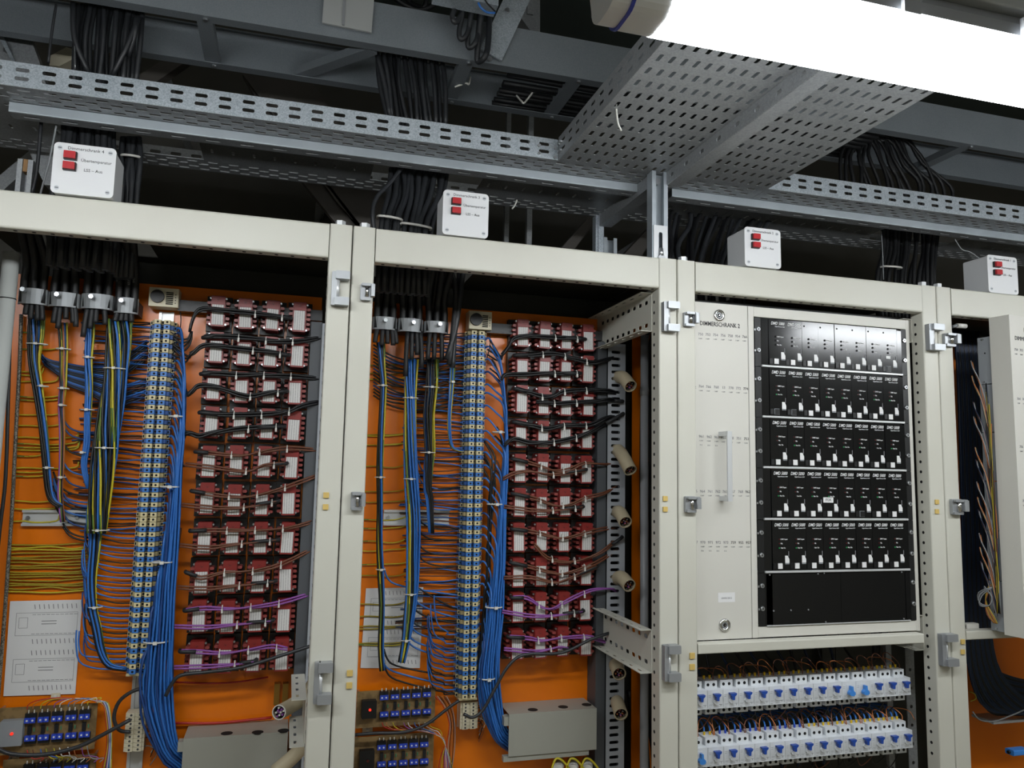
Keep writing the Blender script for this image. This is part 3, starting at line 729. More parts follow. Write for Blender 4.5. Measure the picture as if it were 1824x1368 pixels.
for num,ztop,zbot in ((4,2.018,1.172),(3,2.046,1.070)):
    xc=OFF[num]+.3705
    st=thing('terminal_strip','tall strip of alternating blue and cream terminals in the %s'%WHICH[num],'terminal strip',(xc,.35,zbot),'terminal strips')
    n=int(round((ztop-zbot)/.0117)); zs=[]
    for i in range(n):
        z=ztop-(i+.5)*(ztop-zbot)/n; zs.append(z)
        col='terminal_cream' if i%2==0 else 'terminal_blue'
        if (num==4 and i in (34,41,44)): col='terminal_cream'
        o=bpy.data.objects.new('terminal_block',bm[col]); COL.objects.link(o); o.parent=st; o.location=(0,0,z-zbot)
    MB().box(xc-.025,xc+.025,.346,.397,zbot-.006,zbot-.0003,'terminal_cream').build('end_plate',st)
    # hat rail behind
    zr=zbot-.35
    MB().prism([(xc-.0175,.392),(xc-.0175,.394),(xc-.0125,.394),(xc-.0125,.399),(xc+.0125,.399),(xc+.0125,.394),(xc+.0175,.394),(xc+.0175,.392),(xc+.0105,.392),(xc+.0105,.397),(xc-.0105,.397),(xc-.0105,.392)],zr if num==4 else .985,ztop+.03,'z','alu').build('hat_rail',st)
    STRIP[num]=(xc,zs)

# ------------------------------------------------------------------ thermostats on top of the strips
for num,q in ((4,((266,511),(317,548))),(3,((836,553),(876,588)))):
    a=at(*q[0],.345); b=at(*q[1],.345); x0,x1,z1,z0=a.x,b.x,a.z,b.z
    if num==3: z0=max(z0,2.049)
    o=thing('thermostat','beige thermostat with black dial above the terminal strip, %s'%WHICH[num],'thermostat',((x0+x1)/2,.37,z0),'thermostats')
    w=x1-x0; h=z1-z0
    MB().rbox(x0,x1,.345,.391,z0,z1,.002,'z','cream').build('housing',o)
    cx=x0+w*.3; cz=z0+h*.52
    d=MB().cyl((cx,.345,cz),(cx,.337,cz),h*.34,'black',20); d.build('dial',o)
    for k in range(7):
        z=z0+h*(.16+.1*k); MB().box(x0+w*.58,x0+w*.82,.3435,.3452,z-.0013,z+.0013,'dark_hole').build('vent_slot',o)
    for k in range(4):
        z=z0+h*(.22+.15*k); MB().cyl((x0+w*.9,.3449,z),(x0+w*.9,.3442,z),.0013,'dark_hole',8).build('vent_hole',o)
    MB().tube([V(x1-.004,.37,z0+.01),V(x1+.003,.375,z0-.01),V(x1+.004,.38,z0-.04),V(x1-.002,.385,z0-.075)],.0013,'wire_black',5).build('wire',o)

# ------------------------------------------------------------------ wires between terminals and bundles
def ptz(num,x,z,y): return V(OFF[num]+x,y,z)
def zpix(py,px,Y): return at(px,py,Y).z
def left_wires(num):
    xc,zs=STRIP[num]; n=len(zs)
    o=thing('wire_row','thin wires leaving the left side of the terminal strip, %s'%WHICH[num],'wires',(xc-.09,.38,zs[-1]),'thin wires left of the terminal strips')
    for i,z in enumerate(zs):
        col=['wire_black','wire_blue_dark','wire_brown','wire_blue'][(i*7+(i//3))%4] if i%2==0 else RNG.choice(['wire_blue','wire_blue','wire_blue_dark'])
        t=i/n; r=.0019
        x0=xc-.028; L=RNG.uniform(.075,.115)
        low = (t>.60) if num==4 else (t>.82)
        if low:
            # comes down the thick bundle and turns right into its terminal
            bx=at({4:178,3:735}[num],0,0).x*0 + (xc-.135 + (.03 if num==3 else 0) + RNG.uniform(-.008,.012))
            up=RNG.uniform(.035,.08)
            P=[V(bx,.365,z+up+.03),V(bx+.002,.362,z+up),V(bx+.012,.36,z+up*.38),V(bx+.04,.362,z+.008),V(x0-.03,.365,z+.001),V(x0+.004,.367,z)]
            col='wire_blue' if i%2 else RNG.choice(['wire_black','wire_black','wire_blue_dark'])
        else:
            dz=RNG.uniform(-.006,.010)
            P=[V(x0+.004,.367,z),V(x0-.012,.37,z+.001),V(x0-L*.45,.376+RNG.uniform(-.006,.006),z+dz*.6),V(x0-L,.384,z+dz),V(x0-L-.05,.392,z+dz+RNG.uniform(-.004,.004))]
        MB().tube(P,r,col,5,3).build('wire',o)
        if not low and i%3==0:
            P2=[p+V(0,.004,RNG.uniform(-.006,-.003)) for p in P]; P2[0]=P[0]+V(0,.006,-.001)
            MB().tube(P2,r,RNG.choice(['wire_black','wire_brown']),5,3).build('wire',o)
    return o
left_wires(4); left_wires(3)

def follow(path,n,R,r,cols,twist=1.2,flat=.6,sub=5,endfan=None):
    """n wires running together along a world path, packed in a disc of radius R (R may be a list per point)"""
    P=[Vector(p) for p in path]; out=[]
    for i in range(n):
        rr=math.sqrt((i+.5)/n); an=i*2.39996
        pts=[]
        for k,p in enumerate(P):
            Rk=R[k] if isinstance(R,(list,tuple)) else R
            a=an+twist*k/len(P)*2
            t=(P[min(k+1,len(P)-1)]-P[max(k-1,0)]).normalized(); s=t.cross(V(0,1,0)); s=s.normalized() if s.length>.1 else V(1,0,0)
            pts.append(p+s*(Rk*rr*math.cos(a))+V(0,Rk*rr*flat*math.sin(a),0)+V(RNG.uniform(-.001,.001),0,0))
        out.append((pts,cols[i%len(cols)]))
    return out
def harness(name,label,groups,r,ties=(),cat='wires',group=None,n=6,part='wire'):
    o=thing(name,label,cat,Vector(groups[0][0][-1]),group)
    for pts,c in groups: MB().tube(pts,r,c,n,3).build(part,o)
    for c,w,d in ties:        # tie: ring round a bundle at point c with half width w, half depth d
        c=Vector(c); pts=[c+V(math.cos(a)*w,math.sin(a)*d,0) for a in [2*math.pi*k/12 for k in range(13)]]
        MB().tube(pts,.0016,'tie',5,0,caps=False).build('cable_tie',o)
        MB().box(c.x-.003,c.x+.004,c.y-d-.004,c.y-d,c.z-.0028,c.z+.0028,'tie').build('tie_head',o)
    return o
BC=['wire_blue','wire_greenyellow','wire_black','wire_blue','wire_black','wire_greenyellow','wire_black']
def pts(Y,*pp): return [at(x,y,Y) for x,y in pp]
VB='vertical wire bundles left of the strips'
# ---- cabinet 4 (leftmost)
def tie_at(px,py,Y,wpx,d=.012):
    c=at(px,py,Y); w=(at(px+wpx,py,Y)-c).length; return (c,w,d)
harness('wire_bundle','blue and yellow-green wire bundle below the first cable clamp, leftmost cabinet',follow(pts(.36,(66,560),(64,600),(62,645),(68,690),(76,750),(82,810),(87,870),(94,892),(108,902)),10,[.018,.017,.013,.011,.010,.009,.008,.006,.004],.0027,BC),.0027,[tie_at(66,613,.36,19),tie_at(76,688,.36,10),tie_at(86,833,.36,9)],group=VB)
harness('wire_bundle','thin wire bundle hanging below the second cable clamp, leftmost cabinet',follow(pts(.365,(112,575),(113,620),(112,660),(112,690),(110,720),(112,770),(110,830),(108,880),(112,930)),7,[.014,.010,.008,.008,.006,.006,.005,.005,.004],.0024,['wire_blue','wire_greenyellow','wire_orange','wire_blue','wire_black','wire_yellow','wire_violet']),.0022,[tie_at(113,622,.365,13),tie_at(113,692,.365,10),tie_at(111,722,.365,7),tie_at(110,850,.365,7)],group=VB)
harness('wire_bundle','blue and green wire bundle below the third cable clamp, leftmost cabinet',follow(pts(.35,(160,560),(160,600),(157,640),(159,690),(156,740),(155,790),(150,830),(158,870)),8,[.013,.011,.009,.008,.007,.006,.005,.004],.0026,['wire_greenyellow','wire_blue','wire_blue','wire_black','wire_blue']),.0026,[tie_at(158,637,.35,10),tie_at(156,730,.35,12),tie_at(148,806,.35,6)],group=VB)
harness('wire_bundle','thick twisted bundle of blue, black and yellow-green wires, leftmost cabinet',follow(pts(.335,(214,570),(212,610),(207,657),(200,710),(193,760),(188,800),(182,850),(176,900),(172,950)),34,[.030,.030,.027,.027,.028,.028,.026,.024,.020],.0027,BC,twist=1.6),.0027,[tie_at(205,657,.335,21,.02),tie_at(189,798,.335,21,.02),tie_at(176,944,.34,19,.017)],group=VB)
harness('wire_bundle','dark lower part of the thick bundle curving into the lowest terminals, leftmost cabinet',follow(pts(.36,(172,930),(168,980),(163,1030),(165,1080),(172,1120),(180,1160),(195,1185),(225,1192)),16,[.013,.012,.010,.009,.009,.008,.006,.004],.0026,['wire_black','wire_blue','wire_black','wire_black','wire_blue_dark','wire_blue','wire_greenyellow'],twist=.6),.0026,[tie_at(170,1081,.36,12)],group=VB)
# cross wires from the bundles towards the strip (upper part)
gr=[]
for k in range(18):
    y0=632+k*2.2; y1=650+k*4.2
    gr.append((pts(.375,(62+k,y0-20),(80+k*2,y0+6),(120,y0+16),(160,y0+22+k*.6),(200,y1+2),(232,y1-4-(18 if k<9 else 0)),(262,y1-14-(30 if k<9 else 0))),['wire_blue_dark','wire_black','wire_navy','wire_black','wire_blue'][k%5]))
harness('wire_bundle','sagging blue and black wires crossing behind the bundles near the top, leftmost cabinet',gr,.0024,group=VB)
gr=[]
for y in (770,782,812,846,868,902,938,956,962):
    gr.append((pts(.378,(112,y-24),(124,y-8),(145,y),(170,y+3)),RNG.choice(['wire_blue','wire_black','wire_blue_dark'])))
for y in (880,892,898,905,916,930):
    gr.append((pts(.382,(95,y-40),(104,y-18),(122,y-3),(150,y+3),(172,y+2)),RNG.choice(['wire_blue','wire_black'])))
harness('wire_bundle','short blue wires branching right off the thin bundles, leftmost cabinet',gr,.0022,group=VB)
# yellow-green earth wires at the far left
gr=[]
for y,x1,c in ((592,60,0),(622,108,0),(662,75,1),(668,78,1),(680,105,1),(706,112,0),(712,112,0),(739,108,1),(758,110,1),(779,140,1),(790,140,0),(797,142,0),(801,140,1),(812,78,0),(834,140,1),(841,84,1),(848,84,0),(892,106,1),(906,106,1),(929,106,1)):
    x0=40-(y-590)*.055
    gr.append((pts(.392,(x0,y),(x0+22,y+RNG.uniform(-1,2)),((x0+x1)/2,y+RNG.uniform(0,3)),(x1-6,y-1),(x1,y-12)),['wire_greenyellow','wire_yellow'][c]))
harness('earth_wires','yellow-green earth wires fanned out left of the bundles, leftmost cabinet',gr,.0018,group='earth wires')
gr=[]
for k in range(17):
    y=971+k*5.2+RNG.uniform(-1,1); x0=14-(y-970)*.07
    gr.append((pts(.393,(x0,y),(40,y+RNG.uniform(-2,2)),(90,y+RNG.uniform(-2.5,2.5)),(130,y+RNG.uniform(-2,2)),(158,y-3)),RNG.choice(['wire_olive','wire_olive','wire_olive','wire_yellow'])))
harness('earth_wires','dense flat group of olive-yellow earth wires above the paper sheet',gr,.0019,group='earth wires')
tag(MB().tube(pts(.385,(38,560),(35,650),(29,760),(22,900),(15,1000),(8,1100),(0,1200),(-10,1320),(-16,1400)),.0042,'braid',7).build('earth_braid'),'silvery braided earth strap down the left side of the orange plate','earth strap')
tag(MB().tube(pts(.3,(18,600),(15,700),(10,850),(0,940),(-12,1060)),.004,'cable',7).build('black_cable'),'black cable running down the far left beside the pale pipe','cable')
o=thing('grey_pipe','pale grey pipe standing at the left picture edge inside the leftmost cabinet','pipe',(at(14,520,.2).x,.2,0))
xp=at(14,520,.2).x; MB().cyl((xp,.2,0.0),(xp,.2,2.12),.0165,'pipe_light',18).build('tube',o)
MB().ring((xp,.2,at(14,533,.2).z),(0,0,1),.0166,.0178,.002,'black').build('band',o)
# ---- cabinet 3
harness('wire_bundle','narrow left wire bundle hanging beside the post, second cabinet from left',follow(pts(.36,(678,610),(680,650),(682,690),(679,760),(677,830),(677,900),(676,960),(678,1020),(680,1080),(678,1150),(680,1195)),8,[.012,.010,.009,.009,.008,.008,.0075,.007,.006,.006,.006],.0026,BC),.0026,[tie_at(681,687,.36,9),tie_at(677,850,.36,9),tie_at(678,1014,.36,8)],group=VB)
harness('wire_bundle','long blue and green middle wire bundle, second cabinet from left',follow(pts(.345,(732,640),(731,680),(731,712),(731,780),(733,850),(737,920),(735,990),(733,1055),(727,1110),(722,1145),(715,1180)),16,[.020,.018,.016,.018,.019,.019,.018,.016,.013,.011,.009],.0026,['wire_blue','wire_blue','wire_greenyellow','wire_blue','wire_black','wire_blue','wire_yellow']),.0026,[tie_at(731,709,.345,13),tie_at(731,853,.345,12),tie_at(731,1058,.345,11),tie_at(722,1140,.345,9)],group=VB)
harness('wire_bundle','yellow-green and blue wire bundle right of the middle bundle, second cabinet from left',follow(pts(.35,(772,640),(770,690),(764,740),(765,800),(763,830),(762,870),(766,890),(768,950)),13,[.020,.019,.017,.015,.013,.011,.009,.006],.0026,['wire_greenyellow','wire_blue','wire_black','wire_greenyellow','wire_black']),.0026,[tie_at(768,690,.35,14),tie_at(762,806,.35,13)],group=VB)
harness('wire_bundle','short blue and olive bundle nearest the terminal strip, second cabinet from left',follow(pts(.365,(806,655),(804,690),(800,740),(801,775),(805,795),(815,802),(830,805)),6,[.007,.006,.005,.005,.004,.003,.002],.0022,['wire_blue','wire_greenyellow','wire_blue','wire_black']),.0022,[tie_at(805,681,.365,5)],group=VB)
gr=[]
for k in range(22):
    y=RNG.uniform(600,1180); x0=652-(y-600)*.035
    gr.append((pts(.392,(x0,y),(x0+25,y+RNG.uniform(-2,2)),(700,y+RNG.uniform(-2,3)),(722,y-4),(728,y-14)),RNG.choice(['wire_greenyellow','wire_olive','wire_yellow','wire_olive'])))
harness('earth_wires','thin olive earth wires crossing left part of the orange plate, second cabinet from left',gr,.0017,group='earth wires')
gr=[]
for (xa,ya,xb,yb) in ((690,1035,830,1060),(735,1045,830,1085),(740,1075,830,1100),(738,1090,830,1110),(732,1110,830,1125),(735,1125,830,1140),(730,1140,830,1160),(728,1150,830,1175),(690,1180,830,1205),(685,1190,825,1222),(690,1205,822,1235)):
    gr.append((pts(.372,(xa-6,ya-24),(xa,ya-6),(xa+16,ya+6),((xa+xb)/2,(ya+yb)/2+5),(xb-15,yb),(xb,yb)),RNG.choice(['wire_blue','wire_blue','wire_black'])))
harness('wire_bundle','blue wires sweeping right into the lowest terminals, second cabinet from left',gr,.0024,group=VB)
gr=[]
for k in range(16):
    y=620+k*6
    gr.append((pts(.38,(665,y-6),(690,y+10),(720,y+18+J(4)),(760,y+22+J(4)),(800,y+14),(836,y+8-k*.4)),['wire_black','wire_navy','wire_blue_dark','wire_black','wire_black'][k%5]))
harness('wire_bundle','sagging dark wires crossing behind the bundles near the top, second cabinet from left',gr,.0024,group=VB)
gr=[]
for y in (845,868,905,940,960,985,1005):
    gr.append((pts(.377,(745,y-26),(752,y-8),(775,y+2),(805,y+3),(832,y+2)),RNG.choice(['wire_blue','wire_blue_dark','wire_black'])))
harness('wire_bundle','thin blue wires turning right out of the bundles at mid height, second cabinet from left',gr,.0021,group=VB)

# ------------------------------------------------------------------ big blue bundles right of the strips
def blue_bundle(num,path,width,label,nw,ztaper,end,ties,extra_black=0):
    xc,zs=STRIP[num]; P=[at(x,y,.33) for x,y in path]
    zz=[p.z for p in P]
    def centre(z):
        if z>=zz[0]: return P[0].x
        for k in range(len(P)-1):
            if zz[k]>=z>=zz[k+1]:
                t=(zz[k]-z)/(zz[k]-zz[k+1]); return P[k].x+(P[k+1].x-P[k].x)*t
        return P[-1].x
    o=thing('blue_wire_bundle',label,'wires',P[-1],'blue wire bundles right of the strips')
    step=(len(zs)*.93)/nw
    for j in range(nw):
        i=int(1+j*step); z=zs[min(i,len(zs)-1)]
        f=j/(nw-1)                    # 0 first (top) .. 1 last
        lane=(.5-f)*1.0               # top wires on the right
        lay=(j%4-1.5)*.0065
        pts_=[V(xc+.028,.366,z),V(xc+.038,.358,z+.002)]
        zc=z-.035-.03*RNG.random()
        def off(zq):
            w=width[0]+(width[1]-width[0])*min(1,max(0,(zz[0]-zq)/(zz[0]-zz[-2])))
            return lane*w*2
        pts_.append(V((xc+.040+centre(zc)+off(zc))/2,.35,(z+zc)/2+.006))
        zq=zc
        while zq>zz[-1]:
            pts_.append(V(centre(zq)+off(zq)*(1 if True else 0)+RNG.uniform(-.0022,.0022),.335+lay+RNG.uniform(-.002,.002),zq)); zq-=.075
        for (ex,ey,eY) in end:
            e=at(ex,ey,eY); pts_.append(e+V(off(zz[-1])*.55,lay,lane*.03))
        MB().tube(pts_,.0028,'wire_blue' if RNG.random()<.8 else 'wire_blue_dark',6,3).build('wire',o)
    for k in range(extra_black):
        pts_=[]; zq=P[2].z-RNG.uniform(0,.15)
        pts_.append(V(xc+.028,.37,zq+.05))
        while zq>zz[-1]:
            pts_.append(V(centre(zq)-width[1]*.75+RNG.uniform(-.007,.007),.352+RNG.uniform(-.004,.006),zq)); zq-=.09
        for (ex,ey,eY) in end:
            pts_.append(at(ex,ey,eY)+V(-.006,.02,.0))
        MB().tube(pts_,.0026,'wire_black',6,3).build('wire',o)
    for (px,py,w) in ties:
        c=at(px,py,.335); ww=(at(px+w,py,.335)-c).length
        q=[c+V(math.cos(a)*ww,math.sin(a)*.017,0) for a in [2*math.pi*k/14 for k in range(15)]]
        MB().tube(q,.0021,'tie',5,0,caps=False).build('cable_tie',o)
        MB().box(c.x-.004,c.x+.005,c.y-.0225,c.y-.0165,c.z-.0035,c.z+.0035,'tie').build('tie_head',o)
    return o
blue_bundle(4,[(318,600),(321,660),(318,740),(308,850),(299,950),(290,1050),(283,1150),(278,1230),(283,1290)],(.008,.034),'thick sheaf of bright blue wires in the leftmost cabinet',34,0,[(300,1330,.335),(325,1356,.345),(345,1375,.36)],[(315,742,14),(304,867,18),(290,1001,19),(278,1143,22)])
blue_bundle(3,[(884,640),(893,700),(897,770),(893,850),(888,950),(884,1040),(877,1130),(870,1210),(876,1265)],(.008,.026),'thick sheaf of bright blue wires in the second cabinet from left',28,0,[(888,1300,.335),(902,1318,.345),(915,1328,.36)],[(888,770,10),(882,898,14),(880,1081,15),(868,1208,14)],extra_black=5)

# ------------------------------------------------------------------ wiring across the relays
def hrow(num,i,up,lo):
    mt=['wire_black']*4+['wire_brown']*4+['wire_violet']*2
    sleeve='rubber'
    for kind,path in (('upper',up),('lower',lo)):
        if not path: continue
        P=[at(x,y,.318) for x,y in path]
        o=thing('relay_wiring','%s %s wires tied across %s relay row, %s'%({0:'black',1:'brown',2:'violet'}[0 if i<4 else 1 if i<8 else 2],kind,ORD[i],WHICH[num]),'wires',P[0],'wires tied across the relay rows')
        thick=.0032 if i<4 else .0025
        for k in range(3 if i<4 else 2):
            Q=[]
            for q,p in enumerate(P):
                a=k*2.1+q*.9
                Q.append(p+V(0,math.sin(a)*.003,math.cos(a)*.0042))
            if num==3 and path[-1][0]>1090 or num==4 and path[-1][0]>550: Q[-1]=Q[-1]+V(.004,.03,0)
            MB().tube(Q,thick,mt[i] if k else (mt[i] if i<4 else mt[i]),6,3).build('wire',o)
        # black shrink sleeves at the lug ends
        a,b=P[0],P[1]
        if kind=='upper': s=[a+V(-.004,.012,.001),a,a+(b-a)*.7]
        else:
            a,b=P[-1],P[-2]; s=[a+V(.006,.012,.002),a,a+(b-a)*.6]
        MB().tube(s,.0055 if i<4 else .005,sleeve,7,3).build('sleeve',o)
        for x in COLX[1:3] if kind=='lower' else COLX[1:]:
            xx=OFF[num]+x+(.024 if kind=='lower' else -.012)
            for q in range(len(P)-1):
                if P[q].x<=xx<=P[q+1].x:
                    t=(xx-P[q].x)/(P[q+1].x-P[q].x); c=P[q]+(P[q+1]-P[q])*t
                    R_=.0085 if i<4 else .007
                    ring=[c+V(0,math.cos(a)*R_*.9,math.sin(a)*R_) for a in [2*math.pi*m/10 for m in range(11)]]
                    MB().tube(ring,.0013,'tie',5,0,caps=False).build('cable_tie',o)
                    MB().box(c.x-.0022,c.x+.0022,c.y-R_-.001,c.y-R_+.003,c.z-R_-.004,c.z-R_*.3,'tie').build('tie_head',o)
                    break
H4=[(None,[(338,590),(342,573),(354,553),(385,551),(432,556),(480,562),(514,566)]),
 ([(364,601),(385,598),(440,602),(480,607),(530,608),(577,598)],[(338,632),(347,626),(362,616),(392,616),(440,622),(480,627),(511,632)]),
 ([(360,666),(380,664),(425,668),(470,668),(520,670),(575,674)],[(334,704),(343,696),(356,687),(392,691),(440,706),(480,700),(507,697)]),
 ([(358,735),(400,738),(470,738),(510,734),(540,722),(574,714)],[(330,772),(342,772),(356,777),(385,770),(430,763),(502,760)]),
 ([(350,805),(380,807),(430,810),(470,803),(515,798),(572,803)],[(330,828),(380,832),(440,838),(470,828),(507,826)]),
 ([(343,875),(375,880),(430,884),(480,876),(530,860),(572,845)],[(323,900),(370,903),(430,903),(492,893)]),
 ([(341,946),(380,944),(450,943),(510,940),(564,928)],[(320,972),(370,975),(420,968),(492,962)]),
 ([(333,1020),(358,1029),(400,1018),(450,1016),(500,1005),(562,977)],[(316,1047),(365,1048),(420,1042),(487,1036)]),
 ([(331,1088),(365,1083),(410,1083),(450,1080),(500,1073),(558,1060)],[(311,1117),(365,1117),(410,1112),(482,1106)]),
 ([(323,1161),(360,1161),(400,1162),(450,1155),(485,1151),(512,1157)],[(310,1190),(365,1187),(410,1183),(452,1178)])]
H3=[(None,[(893,634),(906,618),(916,603),(950,598),(985,601),(1040,604)]),
 ([(920,633),(950,632),(985,630),(1020,638),(1055,646),(1075,643),(1109,629)],[(893,676),(902,667),(940,667),(985,665),(1032,665)]),
 ([(920,693),(945,699),(965,706),(985,706),(1005,697),(1050,695),(1085,696),(1109,703)],[(955,716),(990,718),(1010,718),(1060,715),(1085,712),(1108,715)]),
 ([(918,752),(950,758),(975,764),(1010,757),(1050,757),(1080,745),(1108,739)],[(898,794),(915,781),(940,788),(965,789),(1000,785),(1030,778),(1060,765),(1108,738)]),
 ([(916,818),(950,826),(975,833),(990,838),(1015,836),(1040,826),(1070,828),(1108,829)],[(896,854),(915,843),(945,838),(985,845),(1042,837)]),
 ([(916,880),(955,888),(985,898),(1010,900),(1045,886),(1075,880),(1107,865)],[(898,903),(945,908),(985,908),(1037,903)]),
 ([(915,943),(950,947),(990,956),(1010,957),(1060,945),(1107,940)],[(952,970),(975,993),(1010,1000),(1050,992),(1080,977),(1107,958)]),
 ([(913,1003),(950,1011),(990,1020),(1010,1020),(1060,1003),(1107,980)],[(898,1030),(945,1028),(985,1036),(1005,1033),(1062,1010)]),
 ([(914,1065),(940,1065),(965,1080),(985,1083),(1010,1070),(1050,1053),(1085,1050),(1107,1058)],[(895,1090),(940,1096),(980,1096),(1037,1089)]),
 ([(908,1135),(945,1137),(965,1140),(1000,1135),(1045,1134),(1070,1142),(1102,1155)],[(898,1157),(940,1160),(965,1158),(995,1152),(1012,1157)])]
for i in range(10): hrow(4,i,*H4[i]); hrow(3,i,*H3[i])
# feeders: black (later brown, violet) wires between strip and relay harnesses
for num,xx in ((4,[(305,592,340,592),(308,600,342,590),(306,612,340,632),(308,620,336,634),(312,655,335,705),(312,668,334,706),(314,700,330,773),(314,760,331,772),(313,800,330,829),(308,880,322,900)]),
               (3,[(872,606,894,634),(872,615,895,636),(876,640,894,678),(880,650,894,676),(885,760,898,795),(885,820,896,855),(884,880,898,904)])):
    gr=[]
    for (xa,ya,xb,yb) in xx:
        gr.append((pts(.352,(xa,ya),(xa+(xb-xa)*.35,ya+10),(xa+(xb-xa)*.8,(ya+yb)/2+12),(xb,yb)),'wire_black' if ya<790 else 'wire_brown'))
        gr.append((pts(.360,(xa-4,ya+16),(xa+(xb-xa)*.5,ya+26),(xb-3,(ya+yb)/2+16),(xb,yb)),'wire_black' if ya<790 else 'wire_brown'))
    harness('feeder_wires','short dark wires looping from the strip to the relays, %s'%WHICH[num],gr,.0024,group='feeder wires beside the blue sheaves')

# ------------------------------------------------------------------ slotted wiring ducts at the plates' right edge
for num in (4,3):
    C=OFF[num]+.8
    o=thing('wiring_duct','grey slotted wiring duct along the right edge of the orange plate, %s'%WHICH[num],'wiring duct',(C-.03,.37,.6),'slotted wiring ducts')
    zt=2.035; zb=.75; H=zt-zb
    rows=[]; z=.012
    while z<H-.008:
        rows.append((z,.0042,[(.024,.0135)])); z+=.0192
    MB().perf((C-.046,.33,zb),(1,0,0),(0,0,1),.054,H,rows,'duct_grey').build('slotted_face',o,thick=.002)
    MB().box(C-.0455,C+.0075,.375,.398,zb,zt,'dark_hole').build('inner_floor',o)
    MB().box(C+.0065,C+.0085,.331,.398,zb,zt,'duct_grey').build('side_wall',o)
    MB().box(C-.074,C-.0465,.337,.398,zb,zt+.004,'duct_dark').build('side_channel',o)
    MB().box(C-.40,C-.0465,.36,.398,zt+.012,zt+.04,'black').build('top_channel',o)
# conduits poking out of the duct of cabinet 3
for k,(x0,y0,x1,y1) in enumerate(((1101,672,1123,688),(1099,800,1123,838),(1099,912,1114,930),(1098,1030,1121,1043),(1096,1186,1103,1200),(1099,1250,1106,1272))):
    a=at(x0,y0,.345); b=at(x1,y1,.25); m_=a*.45+b*.55+V(-.004,0,.012)
    o=thing('conduit_end','cut beige conduit with wire ends poking out of the duct, %s from top'%ORD[k],'conduit',a,'beige conduits in the second cabinet')
    P=crom([a,m_,b],6); d=(P[-1]-P[-2]).normalized()
    t=MB().tube(P,.0185,'conduit',16,0,caps=False)
    t.ring(P[-1]-d*.001,d,.0155,.0187,.002,'conduit',16); t.build('sleeve',o)
    MB().cyl(P[-1]-d*.014,P[-1]-d*.012,.0165,'dark_hole',16).build('inside',o)
    u_=d.orthogonal().normalized(); w_=d.cross(u_)
    for q in range(9):
        an=q*2.4; rr=.0125*math.sqrt(q/9)
        c=P[-1]+u_*rr*math.cos(an)+w_*rr*math.sin(an)
        w=MB().cyl(c-d*.014,c-d*.003,.0028,['wire_black','wire_brown','relay_dark','wire_violet'][q%4],6); w.cyl(c-d*.003,c-d*.0016,.0017,'wire_orange' if q%2 else 'zinc',6); w.build('wire_end',o)
# conduit curving out in the leftmost cabinet's lower right
o=thing('conduit_end','bent beige conduit with violet wire ends in the leftmost cabinet','conduit',at(560,1200,.2),'beige conduits in the leftmost cabinet')
P=crom([at(572,1196,.26),at(556,1222,.26),at(535,1246,.255),at(514,1260,.235),at(497,1269,.195)],5); d=(P[-1]-P[-2]).normalized()
t=MB().tube(P,.0165,'conduit',16,0,caps=False); t.ring(P[-1]-d*.001,d,.0145,.0168,.002,'tie',16); t.build('sleeve',o)
MB().cyl(P[-1]-d*.012,P[-1]-d*.010,.0148,'dark_hole',14).build('inside',o)
u_=d.orthogonal().normalized(); w_=d.cross(u_)
for q in range(10):
    an=q*2.4; rr=.0115*math.sqrt(q/10); c=P[-1]+u_*rr*math.cos(an)+w_*rr*math.sin(an)
    MB().cyl(c-d*.012,c-d*.001,.0024,['wire_violet','wire_white','wire_violet','tie'][q%4],6).build('wire_end',o)
o=MB().tube([at(560,1290,.22),at(545,1318,.22),at(525,1345,.22),at(490,1375,.22)],.0165,'conduit',16,5).build('conduit'); tag(o,'second beige conduit curving away below the bent one, leftmost cabinet','conduit','beige conduits in the leftmost cabinet')

# ------------------------------------------------------------------ cable clamps with the incoming cables
def clamp(x0,x1,y0,y1,Y,label,ncab,ends,screw):
    a=at(x0,y0,Y); b=at(x1,y1,Y); cx=(a.x+b.x)/2; hw=(b.x-a.x)/2; z1,z0=a.z,b.z
    o=thing('cable_clamp',label,'cable clamp',(cx,Y+hw*.7,z0),'metal cable clamps')
    prof=[]
    for k in range(11):
        an=math.pi+math.pi*k/10; prof.append((cx+hw*math.cos(an),Y+.025+hw*.62*math.sin(an)+hw*.35))
    prof2=[(cx+(p[0]-cx)*.93,p[1]+.0035) for p in prof][::-1]
    m=MB(); m.prism(prof+prof2,z0,z1,'z','steel'); m.build('band',o)
    s=at(*screw,Y-.002); MB().cyl((s.x,Y+.012,s.z),(s.x,Y-.004,s.z),.0056,'zinc',6).build('screw',o)
    MB().prism([(cx+(p[0]-cx)*.9,p[1]+.006) for p in prof]+[(cx+hw*.9,PLATE_Y-.002),(cx-hw*.9,PLATE_Y-.002)],z0+.003,z1-.003,'z','rubber').build('packing',o)
    # cables
    for k in range(ncab):
        t=(k+.5)/ncab; x=cx-hw*.8+2*hw*.8*t; yy=Y+.03+(k%2)*.022
        top=V(x+RNG.uniform(-.006,.006),yy-.1,2.21)
        MB().tube([V(x,yy,z0+.004),V(x,yy,z1+.02),V(x+RNG.uniform(-.004,.004),yy-.012,z1+.07),top],.0088,'cable_dark',8,4).build('cable',o)
    for (ex,ey) in ends:
        e=at(ex,ey,Y+.03); MB().tube([V(cx+(e.x-cx)*.8,Y+.03,z0+.004),V(cx+(e.x-cx)*.95,Y+.03,(z0+e.z)/2),e],.0062,'rubber',8,3).build('sheath',o)
    return o
